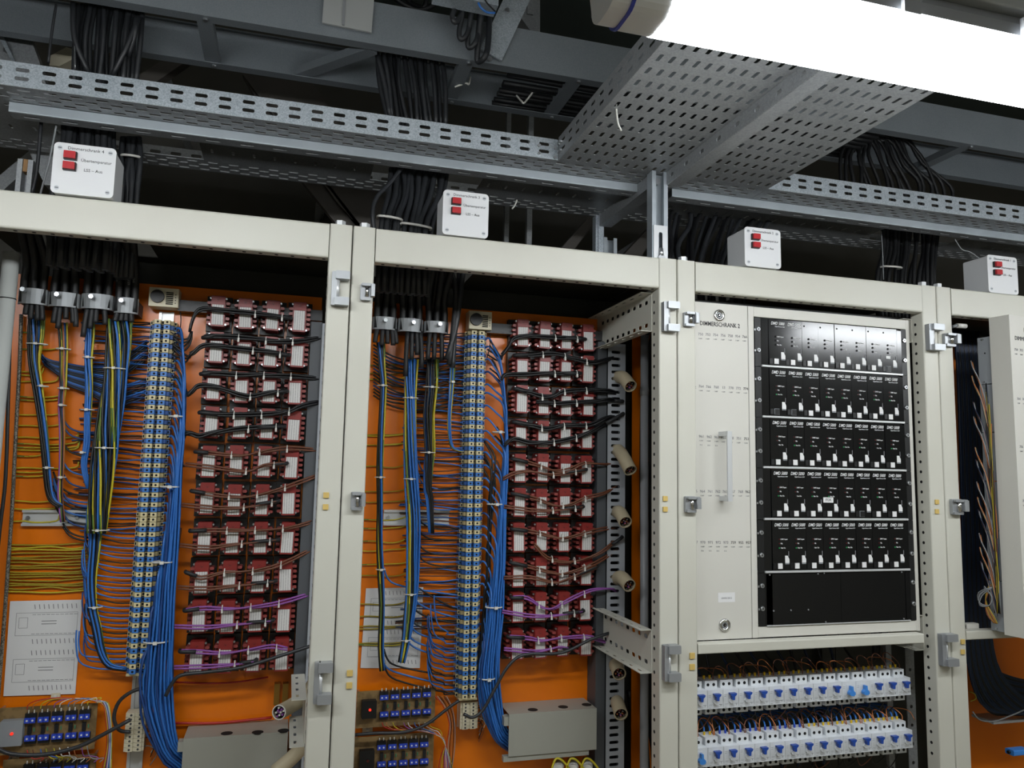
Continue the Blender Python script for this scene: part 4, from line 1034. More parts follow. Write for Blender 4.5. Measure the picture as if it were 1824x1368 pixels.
C4=((25,77,508,540,(40,515),[(45,560),(54,568),(66,570),(75,570)]),(79,135,515,545,(101,524),[(95,575),(103,585),(117,568),(130,575),(135,582)]),(138,196,518,549,(162,528),[(148,600),(160,585),(170,575),(187,578)]),(199,241,525,556,(216,535),[(205,572),(215,572),(224,572),(234,573)]))
for k,(x0,x1,y0,y1,sc,ends) in enumerate(C4): clamp(x0,x1,y0,y1,.29,'grey metal cable clamp, %s from left in the leftmost cabinet'%ORD[k],5,ends,sc)
C3=((666,710,560,586,(687,570),[(668,610),(680,615),(690,612),(700,615),(706,612)]),(712,757,563,590,(737,574),[(722,670),(733,640),(743,632),(751,655)]),(759,803,568,592,(784,577),[(762,640),(773,640),(787,642)]))
for k,(x0,x1,y0,y1,sc,ends) in enumerate(C3): clamp(x0,x1,y0,y1,.29,'grey metal cable clamp, %s from left in the second cabinet'%ORD[k],5,ends,sc)
harness('black_cables','thick black cables slanting down right of the last clamp, second cabinet from left',[(pts(.3,(826,470),(818,540),(810,590),(796,640)),'cable'),(pts(.31,(820,470),(812,560),(808,620),(806,655)),'cable'),(pts(.3,(800,470),(812,520),(806,600),(800,650)),'rubber')],.0075,cat='cables',n=8,part='cable')

# ------------------------------------------------------------------ small things on the plates
def papers(name,label,quad,Y,lines):
    P=[at(x,y,Y) for x,y in quad]; o=thing(name,label,'paper',sum(P,V(0,0,0))/4)
    m=MB(); m.v=[p.copy() for p in P]+[p+V(0,.0006,0) for p in P]; m.face([3,2,1,0],'paper'); m.face([4,5,6,7],'paper')
    for i in range(4): m.face([i,(i+1)%4,4+(i+1)%4,4+i],'paper')
    m.build('sheet',o)
    ul,ur,lr,ll=P
    def S(u,v): return (ul*(1-u)+ur*u)*(1-v)+(ll*(1-u)+lr*u)*v
    m=MB()
    def ln(u0,v0,u1,v1,w=.003):
        a,b=S(u0,v0),S(u1,v1); d=(b-a).normalized(); n=V(-d.z,0,d.x)*w*.12
        q=len(m.v); e=V(0,-.0004,0); m.v+= [a-n+e,b-n+e,b+n+e,a+n+e]; m.face([q,q+1,q+2,q+3],'ink_light')
    for v0 in (.13,.62):
        for (u0,va,u1,vb) in ((.1,0,.95,0),(.1,.24,.95,.24),(.1,0,.1,.24),(.95,0,.95,.24),(.14,.05,.26,.05),(.14,.16,.26,.16),(.14,.05,.14,.16),(.26,.05,.26,.16)): ln(u0,v0+va,u1,v0+vb)
        for k in range(10):
            u=.34+.064*k
            ln(u,v0-.09,u+.012,v0-.04,.006); ln(u,v0+.28,u+.012,v0+.33,.006); ln(u-.02,v0+.02,u+.03,v0+.02,.004); ln(u-.02,v0+.225,u+.03,v0+.225,.004)
        for dv in (.09,.12): ln(.45,v0+dv,.66,v0+dv,.006)
    tag(m.build('print',o),kind='stuff'); return o
papers('paper_sheet','white printed wiring diagram taped to the orange plate, bottom left',[(18,1071),(147,1068),(134,1236),(6,1240)],.396,0)
papers('paper_sheet','printed wiring diagram half hidden behind wires in the second cabinet',[(652,1048),(754,1046),(748,1190),(642,1190)],.396,0)
def alu_bar(label,x0,x1,y0,y1):
    a=at(x0,y0,.388); b=at(x1,y1,.388); o=thing('aluminium_bar',label,'bar',((a.x+b.x)/2,.39,b.z),'aluminium bars on the plates')
    zc=(a.z+b.z)/2; h=(a.z-b.z)/2
    MB().prism([(.386,zc+h),(.398,zc+h),(.398,zc-h),(.386,zc-h),(.386,zc-h+.006),(.394,zc-h+.006),(.394,zc+h-.006),(.386,zc+h-.006)],a.x,b.x,'x','alu').build('channel',o)
    MB().cyl((a.x+.012,.394,zc),(a.x+.012,.389,zc),.005,'zinc',10).build('screw',o); MB().cyl((b.x-.03,.394,zc),(b.x-.03,.389,zc),.004,'zinc',10).build('screw',o)
alu_bar('short aluminium channel bar behind wires, leftmost cabinet',40,160,908,937)
alu_bar('short aluminium channel bar behind wires, second cabinet from left',684,800,908,936)
# lower grey cover boxes
def cover(label,ul,ur,zpx,holes,Yf=.30):
    a=at(*ul,Yf); b=at(*ur,Yf); zt=(a.z+b.z)/2; zb=at(ul[0],zpx,Yf).z
    o=thing('cover_box',label,'cover box',((a.x+b.x)/2,.35,zb),'grey sheet metal cover boxes')
    m=MB(); t=.002
    m.box(a.x,b.x,Yf,Yf+t,zb,zt,'grey_cover'); m.box(a.x,b.x,Yf+t,PLATE_Y-.001,zt-t,zt,'grey_cover'); m.box(b.x-t,b.x,Yf+t,PLATE_Y-.001,zb,zt-t,'grey_cover')
    m.build('sheet',o)
    MB().box(a.x-.012,a.x+.004,Yf+.004,Yf+.03,zt-.03,zt-.008,'grey_cover').build('lip',o)
    MB().box(a.x-.012,b.x-.02,Yf+.004,Yf+.02,zb-.014,zb-.0005,'grey_cover').build('lower_lip',o)
    for h in holes:
        c=atz(*h,zt+.0004); MB().cyl((c.x,c.y,zt-.001),(c.x,c.y,zt+.0006),.0135,'dark_hole',18).build('cable_hole',o)
    return o
mat('grey_cover','9a9a90',.5,bump=(700,.08))
cover('grey sheet metal cover with three holes at the bottom of the leftmost cabinet',(327,1313),(513,1306),1420,[(404,1306),(459,1304),(505,1301)])
cover('grey sheet metal cover with three holes at the bottom of the second cabinet',(907,1272),(1063,1262),1348,[(949,1264),(1003,1259),(1045,1255)])
# small beige terminal rows under the strips
def mini_terminals(label,x0,x1,y0,y1,Y,rows):
    a=at(x0,y0,Y); b=at(x1,y1,Y); w=b.x-a.x; h=a.z-b.z
    o=thing('small_terminal_row',label,'terminals',((a.x+b.x)/2,Y+.02,b.z),'small beige terminal rows')
    for k in range(rows):
        z=a.z-h*(k+.5)/rows; m=MB(); dz=h/rows*.46
        m.box(a.x,b.x,Y+.004,PLATE_Y-.008,z-dz,z+dz,'cream')
        for s in range(2):
            cx=a.x+w*(.28+.44*s); m.box(cx-w*.16,cx+w*.16,Y,Y+.004,z-dz,z+dz,'cream'); m.cyl((cx,Y-.0004,z),(cx,Y+.001,z),.0026,'ink',8)
        m.build('terminal_block',o)
    for k in range(rows):
        z=a.z-h*(k+.5)/rows
        MB().tube([V(b.x-.001,Y+.02,z),V(b.x+.012,Y+.022,z-.002),V(b.x+.02+.004*(k%3),Y+.03,z-.02),V(b.x+.012,Y+.035,z-.05)],.0012,['wire_grey','wire_white','wire_black','wire_orange'][k%4],5,3).build('wire',o)
mini_terminals('small beige terminal row below the blue-cream strip, leftmost cabinet',224,255,1271,1338,.355,9)
mini_terminals('small dark-shaded terminal row below the blue-cream strip, second cabinet',821,851,1252,1298,.355,8)
# circuit boards
def board(label,ul,lr,Y,sw,swmat,cols,rowy,seed,lit=True):
    a=at(*ul,Y); b=at(*lr,Y); o=thing('circuit_board',label,'circuit board',((a.x+b.x)/2,Y+.01,b.z),'circuit boards at the cabinet bottoms')
    MB().box(a.x,b.x,Y,Y+.002,b.z,a.z,'pcb').build('board',o)
    for cx in (a.x+.006,b.x-.006):
        for cz in (a.z-.006,b.z+.006): MB().cyl((cx,Y+.002,cz),(cx,PLATE_Y-.0005,cz),.003,'zinc',8).build('standoff',o)
    s0=at(sw[0],sw[1],Y-.016); s1=at(sw[2],sw[3],Y-.016)
    hh=MB().rbox(s0.x,s1.x,Y-.018,Y-.0005,s1.z,s0.z,.002,'y',swmat).build('switch_module',o)
    c=V((s0.x*.45+s1.x*.55),Y-.019,(s0.z+s1.z)/2); MB().cyl((c.x,Y-.0205,c.z),(c.x,Y-.018,c.z),.0032,'led_red' if lit else 'led_off_red',12).build('led',hh)
    rows=[]
    for ri,yy in enumerate(rowy):
        for k,(xa) in enumerate(cols):
            p=at(xa,yy-(xa-cols[0])*.07,Y-.012); w=.0062
            MB().box(p.x-w*.92,p.x+w*.92,Y-.009,Y-.0003,p.z-.004 if ri==0 else p.z-.0125,p.z+.0145 if ri==0 else p.z+.004,'pcb_black').build('socket',o)
            t=MB().box(p.x-w*.85,p.x+w*.85,Y-.013,Y-.006,p.z-.0056,p.z+.0056,'trim_blue'); t.cyl((p.x,Y-.0138,p.z),(p.x,Y-.013,p.z),.0022,'print_white',8); t.build('trimmer',o)
            if ri==0:
                MB().cyl((p.x,Y-.004,p.z+.0145),(p.x,Y-.004,p.z+.021),.0015,'wire_white',6).build('pin',o)
    for k in range(0,len(cols)-1,2):
        p=at((cols[k]+cols[k+1])/2,(rowy[0]+rowy[1])/2-(cols[k]-cols[0])*.07,Y-.002); MB().box(p.x-.004,p.x+.004,Y-.006,Y-.0003,p.z-.009,p.z+.009,'pcb_black').build('chip',o)
        MB().cyl((p.x+.009,Y-.003,p.z-.004),(p.x+.009,Y-.003,p.z+.004),.0018,'resistor',6).build('resistor',o)
    return o
B4=[48,58,72,82,96,106,121,131,145,155]
board('circuit board with blue trimmers and grey lit switch, bottom left corner of the leftmost cabinet',(-6,1262),(168,1334),.365,(1,1285,38,1328),'grey_plastic',B4,(1284,1316),1)
board('lowest circuit board cut off by the picture edge, leftmost cabinet',(6,1354),(166,1425),.365,(4,1378,36,1418),'grey_plastic',[45,55,69,79,93,103,118,128,142,152],(1375,1406),2)
B3=[680.6,688,699.8,707.1,719.2,726.7,738,745.7,756.7,764]
board('circuit board with blue trimmers and black lit switch, upper one in the second cabinet',(636,1232),(774,1288),.365,(645,1249,670,1279),'black',B3,(1243,1273),3)
board('lower circuit board with blue trimmers in the second cabinet',(632,1314),(771,1374),.365,(641,1338,666,1372),'black',[x-4.6 for x in B3],(1332,1362),4,lit=False)
# thin coloured wires about the boards
def loops(label,lst,r=.0011,Y=.352):
    o=thing('board_wires',label,'wires',at(*lst[0][0][0],Y),'thin coloured board wires')
    for pp,c in lst: MB().tube([at(x,y,Y) for x,y in pp],r,c,5,4).build('wire',o)
L=[]
cl=['wire_red','wire_orange','wire_yellow','wire_brown','wire_violet','wire_white','wire_blue','wire_grey','wire_white','wire_greenyellow']
for k,x in enumerate(B4):
    L.append(([(x,1264-(x-48)*.07),(x+4,1254-k*.5),(x+26,1246-k*.4),(min(165+k,x+70),1243+k),(178+k*1.6,1252),(188+k*1.2,1280+k),(190+k,1330),(180+k*2,1375)],cl[k]))
loops('arched coloured wires above the bottom left circuit board',L)
L=[]
for k,x in enumerate(B4): L.append(([(x,1336-(x-48)*.07),(x+4,1346),(x+14,1352-(k%3)*3),(x+30,1350),(x+22,1358)],cl[(k*3)%10]))
loops('small coloured wires between the two left circuit boards',L)
L=[]
for k,x in enumerate(B3): L.append(([(x,1287),(x+3,1294),(x+16,1299+k%3),(x+40-k*2,1300+k*.5),(790,1312+k),(784+k*2,1350),(780+k*3,1375)],cl[k]))
for k in range(6): L.append(([(775+k*4,1240),(790+k*3,1260),(800+k*2,1290),(795+k*3,1330),(800+k,1368)],['wire_red','wire_grey','wire_black','wire_orange','wire_black','wire_grey'][k]))
loops('thin coloured wires around the two circuit boards of the second cabinet',L)
# single black cables
tag(MB().tube([at(x,y,.30) for x,y in ((556,1150),(500,1168),(430,1189),(370,1197),(322,1203),(305,1220),(295,1240))],.0043,'cable',8).build('black_cable'),'black cable slanting across the lowest relay row, leftmost cabinet','cable','single black cables')
tag(MB().tube([at(x,y,.345) for x,y in ((262,1224),(235,1232),(212,1250),(203,1278),(212,1300),(232,1304))],.0043,'cable',8).build('black_cable'),'black cable arching beside the small terminal row, leftmost cabinet','cable','single black cables')
tag(MB().tube([at(x,y,.325) for x,y in ((-10,1330),(20,1343),(80,1344),(140,1330),(190,1305),(232,1282))],.0046,'cable',8).build('black_cable'),'black cable running over the bottom left circuit board','cable','single black cables')
tag(MB().tube([at(x,y,.30) for x,y in ((1087,1127),(1050,1140),(1000,1163),(935,1166),(905,1187),(880,1230),(860,1265),(842,1278),(826,1272))],.0043,'cable',8).build('black_cable'),'black cable slanting across the lowest relay row, second cabinet','cable','single black cables')
tag(MB().tube([at(x,y,.33) for x,y in ((632,1309),(668,1306),(720,1304),(760,1290),(800,1260),(818,1248))],.0042,'cable',8).build('black_cable'),'black cable passing between the two circuit boards, second cabinet','cable','single black cables')
tag(MB().tube([at(x,y,.385) for x,y in ((305,1288),(380,1288),(430,1284),(484,1278))],.0032,'wire_red',6).build('red_wire'),'red wire lying over the orange plate, leftmost cabinet','wire','red wires')
tag(MB().tube([at(x,y,.386) for x,y in ((312,1215),(380,1217),(430,1214),(478,1206))],.0022,'wire_red',6).build('red_wire'),'thin dark red wire below the relays, leftmost cabinet','wire','red wires')
tag(MB().tube([at(x,y,.386) for x,y in ((322,940),(316,990),(304,1060),(303,1130),(308,1200),(300,1280))],.0024,'wire_brown',6).build('brown_wire'),'thin brown wire running down beside the blue sheaf, leftmost cabinet','wire')
o=thing('brass_strip','brown resistor pair at the plate corner, leftmost cabinet','resistor',at(500,1250,.38))
for x in (493,508): a=at(x-4,1218,.38); b=at(x+4,1255,.38); MB().box(a.x,b.x,.378,.3985,b.z,a.z,'brass').build('strip',o)
# grey pipe and dark things right of the duct in cabinet 3 (seen past the open side)
o=thing('grey_pipe','grey plastic pipe standing in the gap right of the duct, second cabinet','pipe',(at(1148,800,.30).x,.30,.0))
xp=at(1148,800,.30).x; MB().cyl((xp,.30,.0),(xp,.30,2.06),.0118,'pipe_grey',16).build('tube',o); MB().ring((xp,.30,at(1148,705,.30).z),(0,0,1),.0119,.0128,.02,'pipe_grey').build('sleeve',o)
for k,(pp,c,r) in enumerate(((((1140,1180),(1143,1260),(1150,1330),(1156,1375)),'cable',.008),(((1120,1230),(1128,1290),(1138,1340),(1142,1375)),'cable_dark',.008))):
    tag(MB().tube([at(x,y,.42) for x,y in pp],r,c,8).build('black_cable'),'dark cable hanging low in the gap right of the duct, %s from left'%ORD[1-k],'cable','dark cables in the cabinet gap')
# round white coils at the bottom edge
o=thing('wire_coil','yellow wires wound over white rollers at the bottom edge, second cabinet','coil',at(1020,1362,.34))
for k,x in enumerate((996,1022,1048)):
    c=at(x,1368,.33); MB().cyl((c.x-.012,.31,c.z),(c.x+.012,.37,c.z),.016,'tie',16).build('roller',o)
    MB().tube([at(x-14,1372,.30),at(x-6,1352,.30),at(x+6,1355,.30),at(x+20,1372,.30)],.003,'wire_yellow',6).build('wire',o)

# cable tie mounts and tape on the plates, numbers on the black cables
for x,y,h,lb in ((24,1348,9,'cream cable tie mount below the bottom left circuit board'),(655,1302,9,'cream cable tie mount between the circuit boards, second cabinet'),(98,1241,8,'strip of pale tape below the paper sheet')):
    c=at(x,y,.39); d=(at(x+h,y,.39)-c).length
    o=thing('tie_mount',lb,'mount',(c.x,.395,c.z),'pale mounts on the plates'); MB().box(c.x-d,c.x+d,.394,.3992,c.z-d*.7,c.z+d*.7,'cream').build('pad',o); MB().box(c.x-d*.3,c.x+d*.3,.391,.394,c.z-d*.25,c.z+d*.25,'tie').build('bridge',o)
cl4=[o for o in bpy.data.objects if o.get('label')=='grey metal cable clamp, fourth from left in the leftmost cabinet'][0]
for tx,px,py in (('645',208,497),('644',218,494),('653',230,503),('643',238,499)): text(tx,.0085,'ink_light',cl4,at(px,py,.292),rot=(math.pi/2,-math.pi/2,0),name='cable_number')
# ================================================================== cabinet 2: swing frame, rack modules, breakers
RY=.03
o=thing('swing_frame','beige swing frame with numbered cover panel around the black modules','swing frame',(1.19,RY,1.26))
sw2=o
MB().rbox(.8515,1.0175,RY,RY+.003,1.2630,2.1040,.001,'y','paint_panel').build('cover_panel',o)
fr=MB()
for (a,b,c,d) in ((1.0195,1.0365,1.263,2.104),(1.518,1.5305,1.263,2.104)): fr.rbox(a,b,RY,RY+.03,c,d,.0015,'z','paint_panel')
fr.rbox(1.0365,1.518,RY,RY+.03,2.0775,2.104,.0015,'x','paint_panel'); fr.rbox(1.0365,1.518,RY,RY+.03,1.263,1.2895,.0015,'x','paint_panel'); fr.build('frame',o)
MB().box(.8515,1.5305,RY+.031,RY+.05,2.108,2.118,'black').build('top_bearing',o)
def lock(px,py,parent,Y):
    p=at(px,py,Y); m=MB(); m.ring((p.x,Y,p.z),(0,-1,0),.0085,.0148,.005,'chrome',24); m.cyl((p.x,Y,p.z),(p.x,Y-.003,p.z),.0085,'steel',20); m.cyl((p.x,Y-.003,p.z),(p.x,Y-.0034,p.z),.0045,'dark_hole',12); m.cyl((p.x,Y-.0034,p.z),(p.x,Y-.0046,p.z),.0016,'chrome',8)
    return m.build('lock',parent)
lock(1280,562,o,RY); lock(1290,1113,o,RY)
# handle: bar on two brackets
a=at(1298,768,-.006); b=at(1298,893,-.006); hx=.936
h=MB().rbox(hx-.0065,hx+.0065,-.012,-.006,b.z,a.z,.0015,'z','alu'); hb=h.build('handle',o)
for z in (a.z-.006,b.z+.006): MB().box(hx-.0065,hx+.0065,-.006,RY,z-.006,z+.006,'alu').build('bracket',hb)
text('DIMMERSCHRANK 2',.0158,'ink',o,at(1282.5,578.5,RY-.0004),xs=.815,bold=.012)
ROWS=[(597.7,'1',['750','752','754','756','758','954','766'],[1248,1261.2,1274.5,1288,1301,1314,1326.5],0),
      (690.5,'2',['764','766','768','13','770','772','774'],[1249,1262,1275.8,1289,1302.3,1315.3,1328.3],0),
      (779.7,'1',['961','962','963','956','758','751','753'],[1249.5,1263.3,1276.8,1288.8,1302.5,1316.2,1329.6],3),
      (875.8,'5',['964','761','762','763','767','768','962'],[1251.3,1265,1278.5,1291.5,1305,1319,1332],0),
      (966.6,'7',['970','971','972','973','759','955','957'],[1252,1265.7,1279.5,1293,1306.3,1320,1333],4)]
for y,pre,nums,xs_,third in ROWS:
    text(pre,.0098,'ink_light',o,at(xs_[0]-10.6,y-.6,RY-.0004))
    for k,(s,x) in enumerate(zip(nums,xs_)):
        dy=(k-3)*.75*(1 if y<850 else .15)
        text(s,.0098,'ink' if (k==6 or (y>900 and k>3)) else 'ink_light',o,at(x,y+dy,RY-.0004))
        text('1 kW',.0048,'ink_light',o,at(x-.6,y+dy+7.5,RY-.0004))
        if k<third: text('0 A',.0048,'ink_light',o,at(x-.6,y+dy+15,RY-.0004))
p=at(1294,1064,RY); st=MB().box(p.x-.0235,p.x+.0235,RY-.0006,RY-.0001,p.z-.0115,p.z+.0115,'print_white').build('sticker',o); text('HW012012',.0062,'ink_light',o,(p.x,RY-.0009,p.z-.002))

# lower cross rail of the cabinet
c2=CAB[2]
cr=MB().rbox(.8515,1.512,.0,.03,1.2372,1.2612,.003,'x','paint').build('cross_rail',c2)
depth_rail(2,1.549,1.21,1.30,1,y1=.3)
depth_rail(2,1.549,2.045,2.11,1,y1=.3)
depth_rail(3,.749,2.02,2.118,1); depth_rail(3,.749,1.19,1.29,1)
depth_rail(4,-.051,1.08,1.175,1,y1=.25)
MB().box(.862,1.47,PLATE_Y,PLATE_Y+.003,1.3,2.118,'orange').box(.862,1.0,PLATE_Y,PLATE_Y+.003,.5,1.3,'orange').build('mounting_plate',c2)
bl=[]
for k in range(16):
    x=.878+.0088*(k%8)+J(.003); y=.345+.018*(k//8)
    bl.append([V(x,y-.06,2.12),V(x+J(.004),y,2.0),V(x+J(.004),y,1.7),V(x+J(.004),y,1.4),V(x+J(.006),y,1.1),V(x+.02+J(.02),y-.02,.8)])
bundle('cable_bundle','black cables running down inside the cabinet beside the grey pipe',bl,.0062,'cable_dark',group='dim wires behind the breakers')
MB().box(2.01,2.348,PLATE_Y,PLATE_Y+.003,.5,2.118,'orange').build('mounting_plate',CAB[1])

# ------------------------------------------------------------------ subracks
ZR=[2.0759,1.9465,1.8145,1.6845,1.5535,1.4215,1.2905]
X0,X1=1.0375,1.5170
MX=1.0785; MW=.0508
RN=['top','second','third','fourth','fifth']
for r in range(6):
    zt,zb=ZR[r]-.0006,ZR[r+1]+.0006; h=zt-zb
    lab=('black subrack with silver edge rail holding the %s row of modules'%RN[r]) if r<5 else 'plain black blank panel unit at the bottom of the rack'
    s=thing('subrack',lab,'subrack',((X0+X1)/2,RY+.1,zb),'black subracks in the swing frame')
    for (a,b) in ((X0,X0+.0175),(X1-.0165,X1)): MB().box(a,b,RY-.002,RY+.0005,zb,zt,'black').build('ear',s)
    MB().box(X0+.018,MX-.0006,RY-.001,RY+.0005,zb,zt,'black_gloss').build('side_strip',s)
    MB().box(MX+8*MW+.0003,X1-.017,RY-.0022,RY+.0005,zb+.004,zt-.004,'black_gloss').build('side_strip',s)
    MB().box(X0+.02,X1-.02,RY+.004,RY+.2,zb+.001,zt-.001,'black').build('case',s)
    if r<5: MB().rbox(X0+.018,X1-.018,RY-.006,RY-.0015,zb-.0012,zb+.0042,.001,'x','alu').build('edge_rail',s)
    else:
        MB().box(MX-.018,MX+4*MW-.0004,RY-.001,RY+.003,zb+.003,zt-.003,'black_panel').build('blank_panel',s); MB().box(MX+4*MW+.0004,MX+8*MW,RY-.001,RY+.003,zb+.003,zt-.003,'black_panel').build('blank_panel',s)
        MB().rbox(X0+.022,X1-.02,RY-.004,RY-.001,zb-.001,zb+.0015,.0005,'x','alu').build('edge_rail',s)
        for px,py in ((1371,1024),(1457,1022),(1468,1021),(1606,1019),(1471,1108),(1610,1102),(1378,1088),(1409,1087),(1440,1086)):
            q=at(px,py,RY-.002); MB().cyl((q.x,RY-.001,q.z),(q.x,RY-.003,q.z),.002,'steel',8).build('screw',s)
    for f in (.24,.67):
        for x in (X0+.0095,X1-.0085):
            z=zt-h*f; m=MB().cyl((x,RY-.002,z),(x,RY-.006,z),.0066,'zinc',14,r1=.005); m.cyl((x,RY-.006,z),(x,RY-.0063,z),.0022,'ink',6); m.build('screw',s)
            if x<1.2: MB().box(x-.0115,x-.0075,RY-.0035,RY-.0021,z-.004,z+.001,'zinc').build('cage_nut_tab',s)
# ------------------------------------------------------------------ dimmer modules
def module(r,k):
    zt,zb=ZR[r]-.0015,ZR[r+1]+.0052; h=zt-zb; x=MX+k*MW
    pos='%s row of the rack, %s from left'%(RN[r],ORD[k])
    o=thing('dimmer_module','slim black dimmer module, %s'%pos,'dimmer module',(x+MW/2,RY+.05,zb),'black dimmer modules in the rack')
    tilt=RNG.uniform(-.0009,.0009)
    pn=MB(); pn.v=[]; 
    pn.box(x+.0003,x+MW-.0003,RY-.0028+tilt,RY+.0025,zb,zt,'black_panel'); pn.build('front_panel',o)
    y=RY-.0031+tilt
    H_=ZR[r]-ZR[r+1]; top=ZR[r]
    if not (r==0 and k>=2):
        text('DMD 5000',.0118,'print_white',o,(x+MW*.53,y,top-H_*.098),bold=.006,shear=.3,xs=.76)
        text('Digital Dimmer 5kW',.0037,'print_white',o,(x+MW*.66,y,top-H_*.160),bold=.008,xs=.95)
    else:
        MB().cyl((x+MW*.14,y+.0003,top-H_*.105),(x+MW*.14,y-.0002,top-H_*.105),.0022,'dark_hole',8).build('screw_hole',o)
    for q,(f,s) in enumerate(((.37,'DMX Input'),(.45,'Hz'),(.535,'Net On'))):
        c=(x+MW*.39,y,top-H_*f)
        lm='dark_hole'
        if r>0: lm=['led_off_red','led_off_red','led_green'][q] if (r*8+k)%3!=1 or q<2 else 'dark_hole'
        MB().cyl((c[0],y+.0003,c[2]),(c[0],y-.0008,c[2]),.0026 if r==0 else .0017,lm,10).build('led',o)
        text(s,.0052 if q!=1 else .0056,'print_white',o,(x+MW*.47,y,top-H_*f),align='LEFT',bold=.008,xs=.85)
    # white product mark with the slanted corner and its small upright text
    xa,xb=x+MW*.715,x+MW*.955; za,zc=top-H_*.835,top-H_*.68
    m=MB().prism([(xa,za+.002),(xb,za+.002),(xb,za+(zc-za)*.55),(xa+(xb-xa)*.62,zc),(xa,zc)],y-.0004,y+.0002,'y','print_white'); m.build('white_mark',o)
    MB().box(xa,xb,y-.0003,y+.0002,za-.001,za+.001,'grey_plastic').build('mark_line',o)
    MB().box(xb-.0026,xb-.0008,y-.0003,y+.0002,zc-.002,zc+.011,'ink_light').build('mark_text',o)
    bx=x+MW*.41; bz=top-H_*.875
    dark=(r==0 and k==7) or (r==1 and k<2) or (r==3 and k==5)
    MB().box(bx-.0075,bx+.0075,y-.0005,y+.0002,bz-.0078,bz+.0078,'grey_plastic' if dark else 'black').build('button_frame',o)
    MB().box(bx-.0064,bx+.0064,y-.0022,y-.0005,bz-.0068,bz+.0068,'black' if dark else 'print_white').build('button',o)
    MB().box(x+MW*.0+.001,x+MW*.2,y-.0012,y+.0002,bz-.007,bz+.007,'black').build('catch',o)
    if r==3 and k==3:
        q=at(1474,890.5,RY); s_=MB().rbox(q.x-.0152,q.x+.0152,y-.0012,y-.0004,q.z-.0068,q.z+.0068,.001,'y','print_white').build('sticker',o); text('FIX',.0102,'ink',o,(q.x,y-.0015,q.z),xs=1.25)
    if r==0 and k==7: MB().box(bx-.008,bx+.006,y-.001,y+.0002,top-H_*.66,top-H_*.60,'print_white').build('sticker',o)
for r in range(5):
    for k in range(8): module(r,k)

# ------------------------------------------------------------------ breaker rows
BP=.0436; BX0=.9316-BP; BY=.06
def breaker_proto(state):
    b=thing('circuit_breaker','white breaker','circuit breaker',(0,0,0))
    w=BP/2-.0003
    m=MB().rbox(-w,w,0,.055,-.0205,.0185,.0015,'z','breaker_white'); m.box(-w,w,.0005,.055,-.026,-.0205,'breaker_white'); m.build('body',b,local=True)
    for (z0,z1,nm) in ((.0187,.0375,'upper_terminal'),(-.0425,-.0262,'lower_terminal')):
        t=MB().rbox(-w+.0005,w-.008,.014,.055,z0,z1,.001,'z','breaker_white')
        for sx in (-.0125,.0035): t.cyl((sx,.0132,(z0+z1)/2),(sx,.016,(z0+z1)/2),.0038,'dark_hole',10)
        t.box(w-.0075,w-.0005,.024,.055,z0,z1-.004,'breaker_grey'); t.box(w-.006,w-.003,.0225,.025,z0+.002,z0+.007,'ink')
        t.build(nm,b,local=True)
    MB().rbox(-.0085,.0085,-.0012,.0002,-.0115,.012,.002,'y','breaker_white').build('toggle_recess',b,local=True)
    m=MB().cyl((0,-.0045,-.0085),(0,.0,-.0085),.0062,'breaker_white',16); m.build('toggle_hub',b,local=True)
    if state=='on':
        t=MB().prism([(-.0088,.0118),(.0088,.0118),(.0075,.0075),(.0035,.0048),(.0028,-.004),(-.0028,-.004),(-.0035,.0048),(-.0075,.0075)],-.014,-.003,'y','toggle_blue')
    else:
        t=MB().prism([(-.0024,.009),(.0024,.009),(.003,-.001),(.0085,-.006),(.0085,-.0115),(.004,-.0145),(-.004,-.0145),(-.0085,-.0115),(-.0085,-.006),(-.003,-.001)],-.014,-.003,'y','toggle_light')
    t.build('toggle',b,local=True)
    m=MB()
    for (a,c,d,e) in ((-.019,-.012,.006,.0065),(-.019,-.013,.002,.0025),(-.018,-.008,-.016,-.0156),(-.018,-.010,-.0185,-.0181),(-.018,-.012,-.0235,-.0231),(.010,.019,-.0165,-.0158),(.0145,.0155,-.0205,-.0165),(-.006,.008,-.019,-.0187),(-.004,.009,-.0225,-.0222)): m.box(a,c,-.0003,.0004,d,e,'ink_light')
    tag(m.build('print',b,local=True),kind='stuff')
    return b
pr={s:breaker_proto(s) for s in ('on','off')}; used=set()
BZ=[1.1165,.9815]
for r in range(2):
    for k in range(15):
        st='off' if (r==0 and k in (10,11)) or (r==1 and k==0) else 'on'
        lab='white breaker with %s toggle, %s from left in the %s breaker row'%('raised dark blue' if st=='on' else 'lowered light blue',ORD[k],['upper','lower'][r])
        loc=(BX0+BP*k,BY,BZ[r])
        if st not in used: o=pr[st]; used.add(st); o.location=loc; o['label']=lab
        else: o=dup(pr[st],loc,lab)
        o['group']='white breakers in two rows'
for r in range(2):
    rail=thing('hat_rail','steel mounting rail behind the %s breaker row'%['upper','lower'][r],'rail',(1.19,BY+.06,BZ[r]),'rails behind the breakers')
    MB().box(.853,1.548,BY+.0555,BY+.0625,BZ[r]-.0175,BZ[r]+.0175,'galv_dull').build('rail',rail)
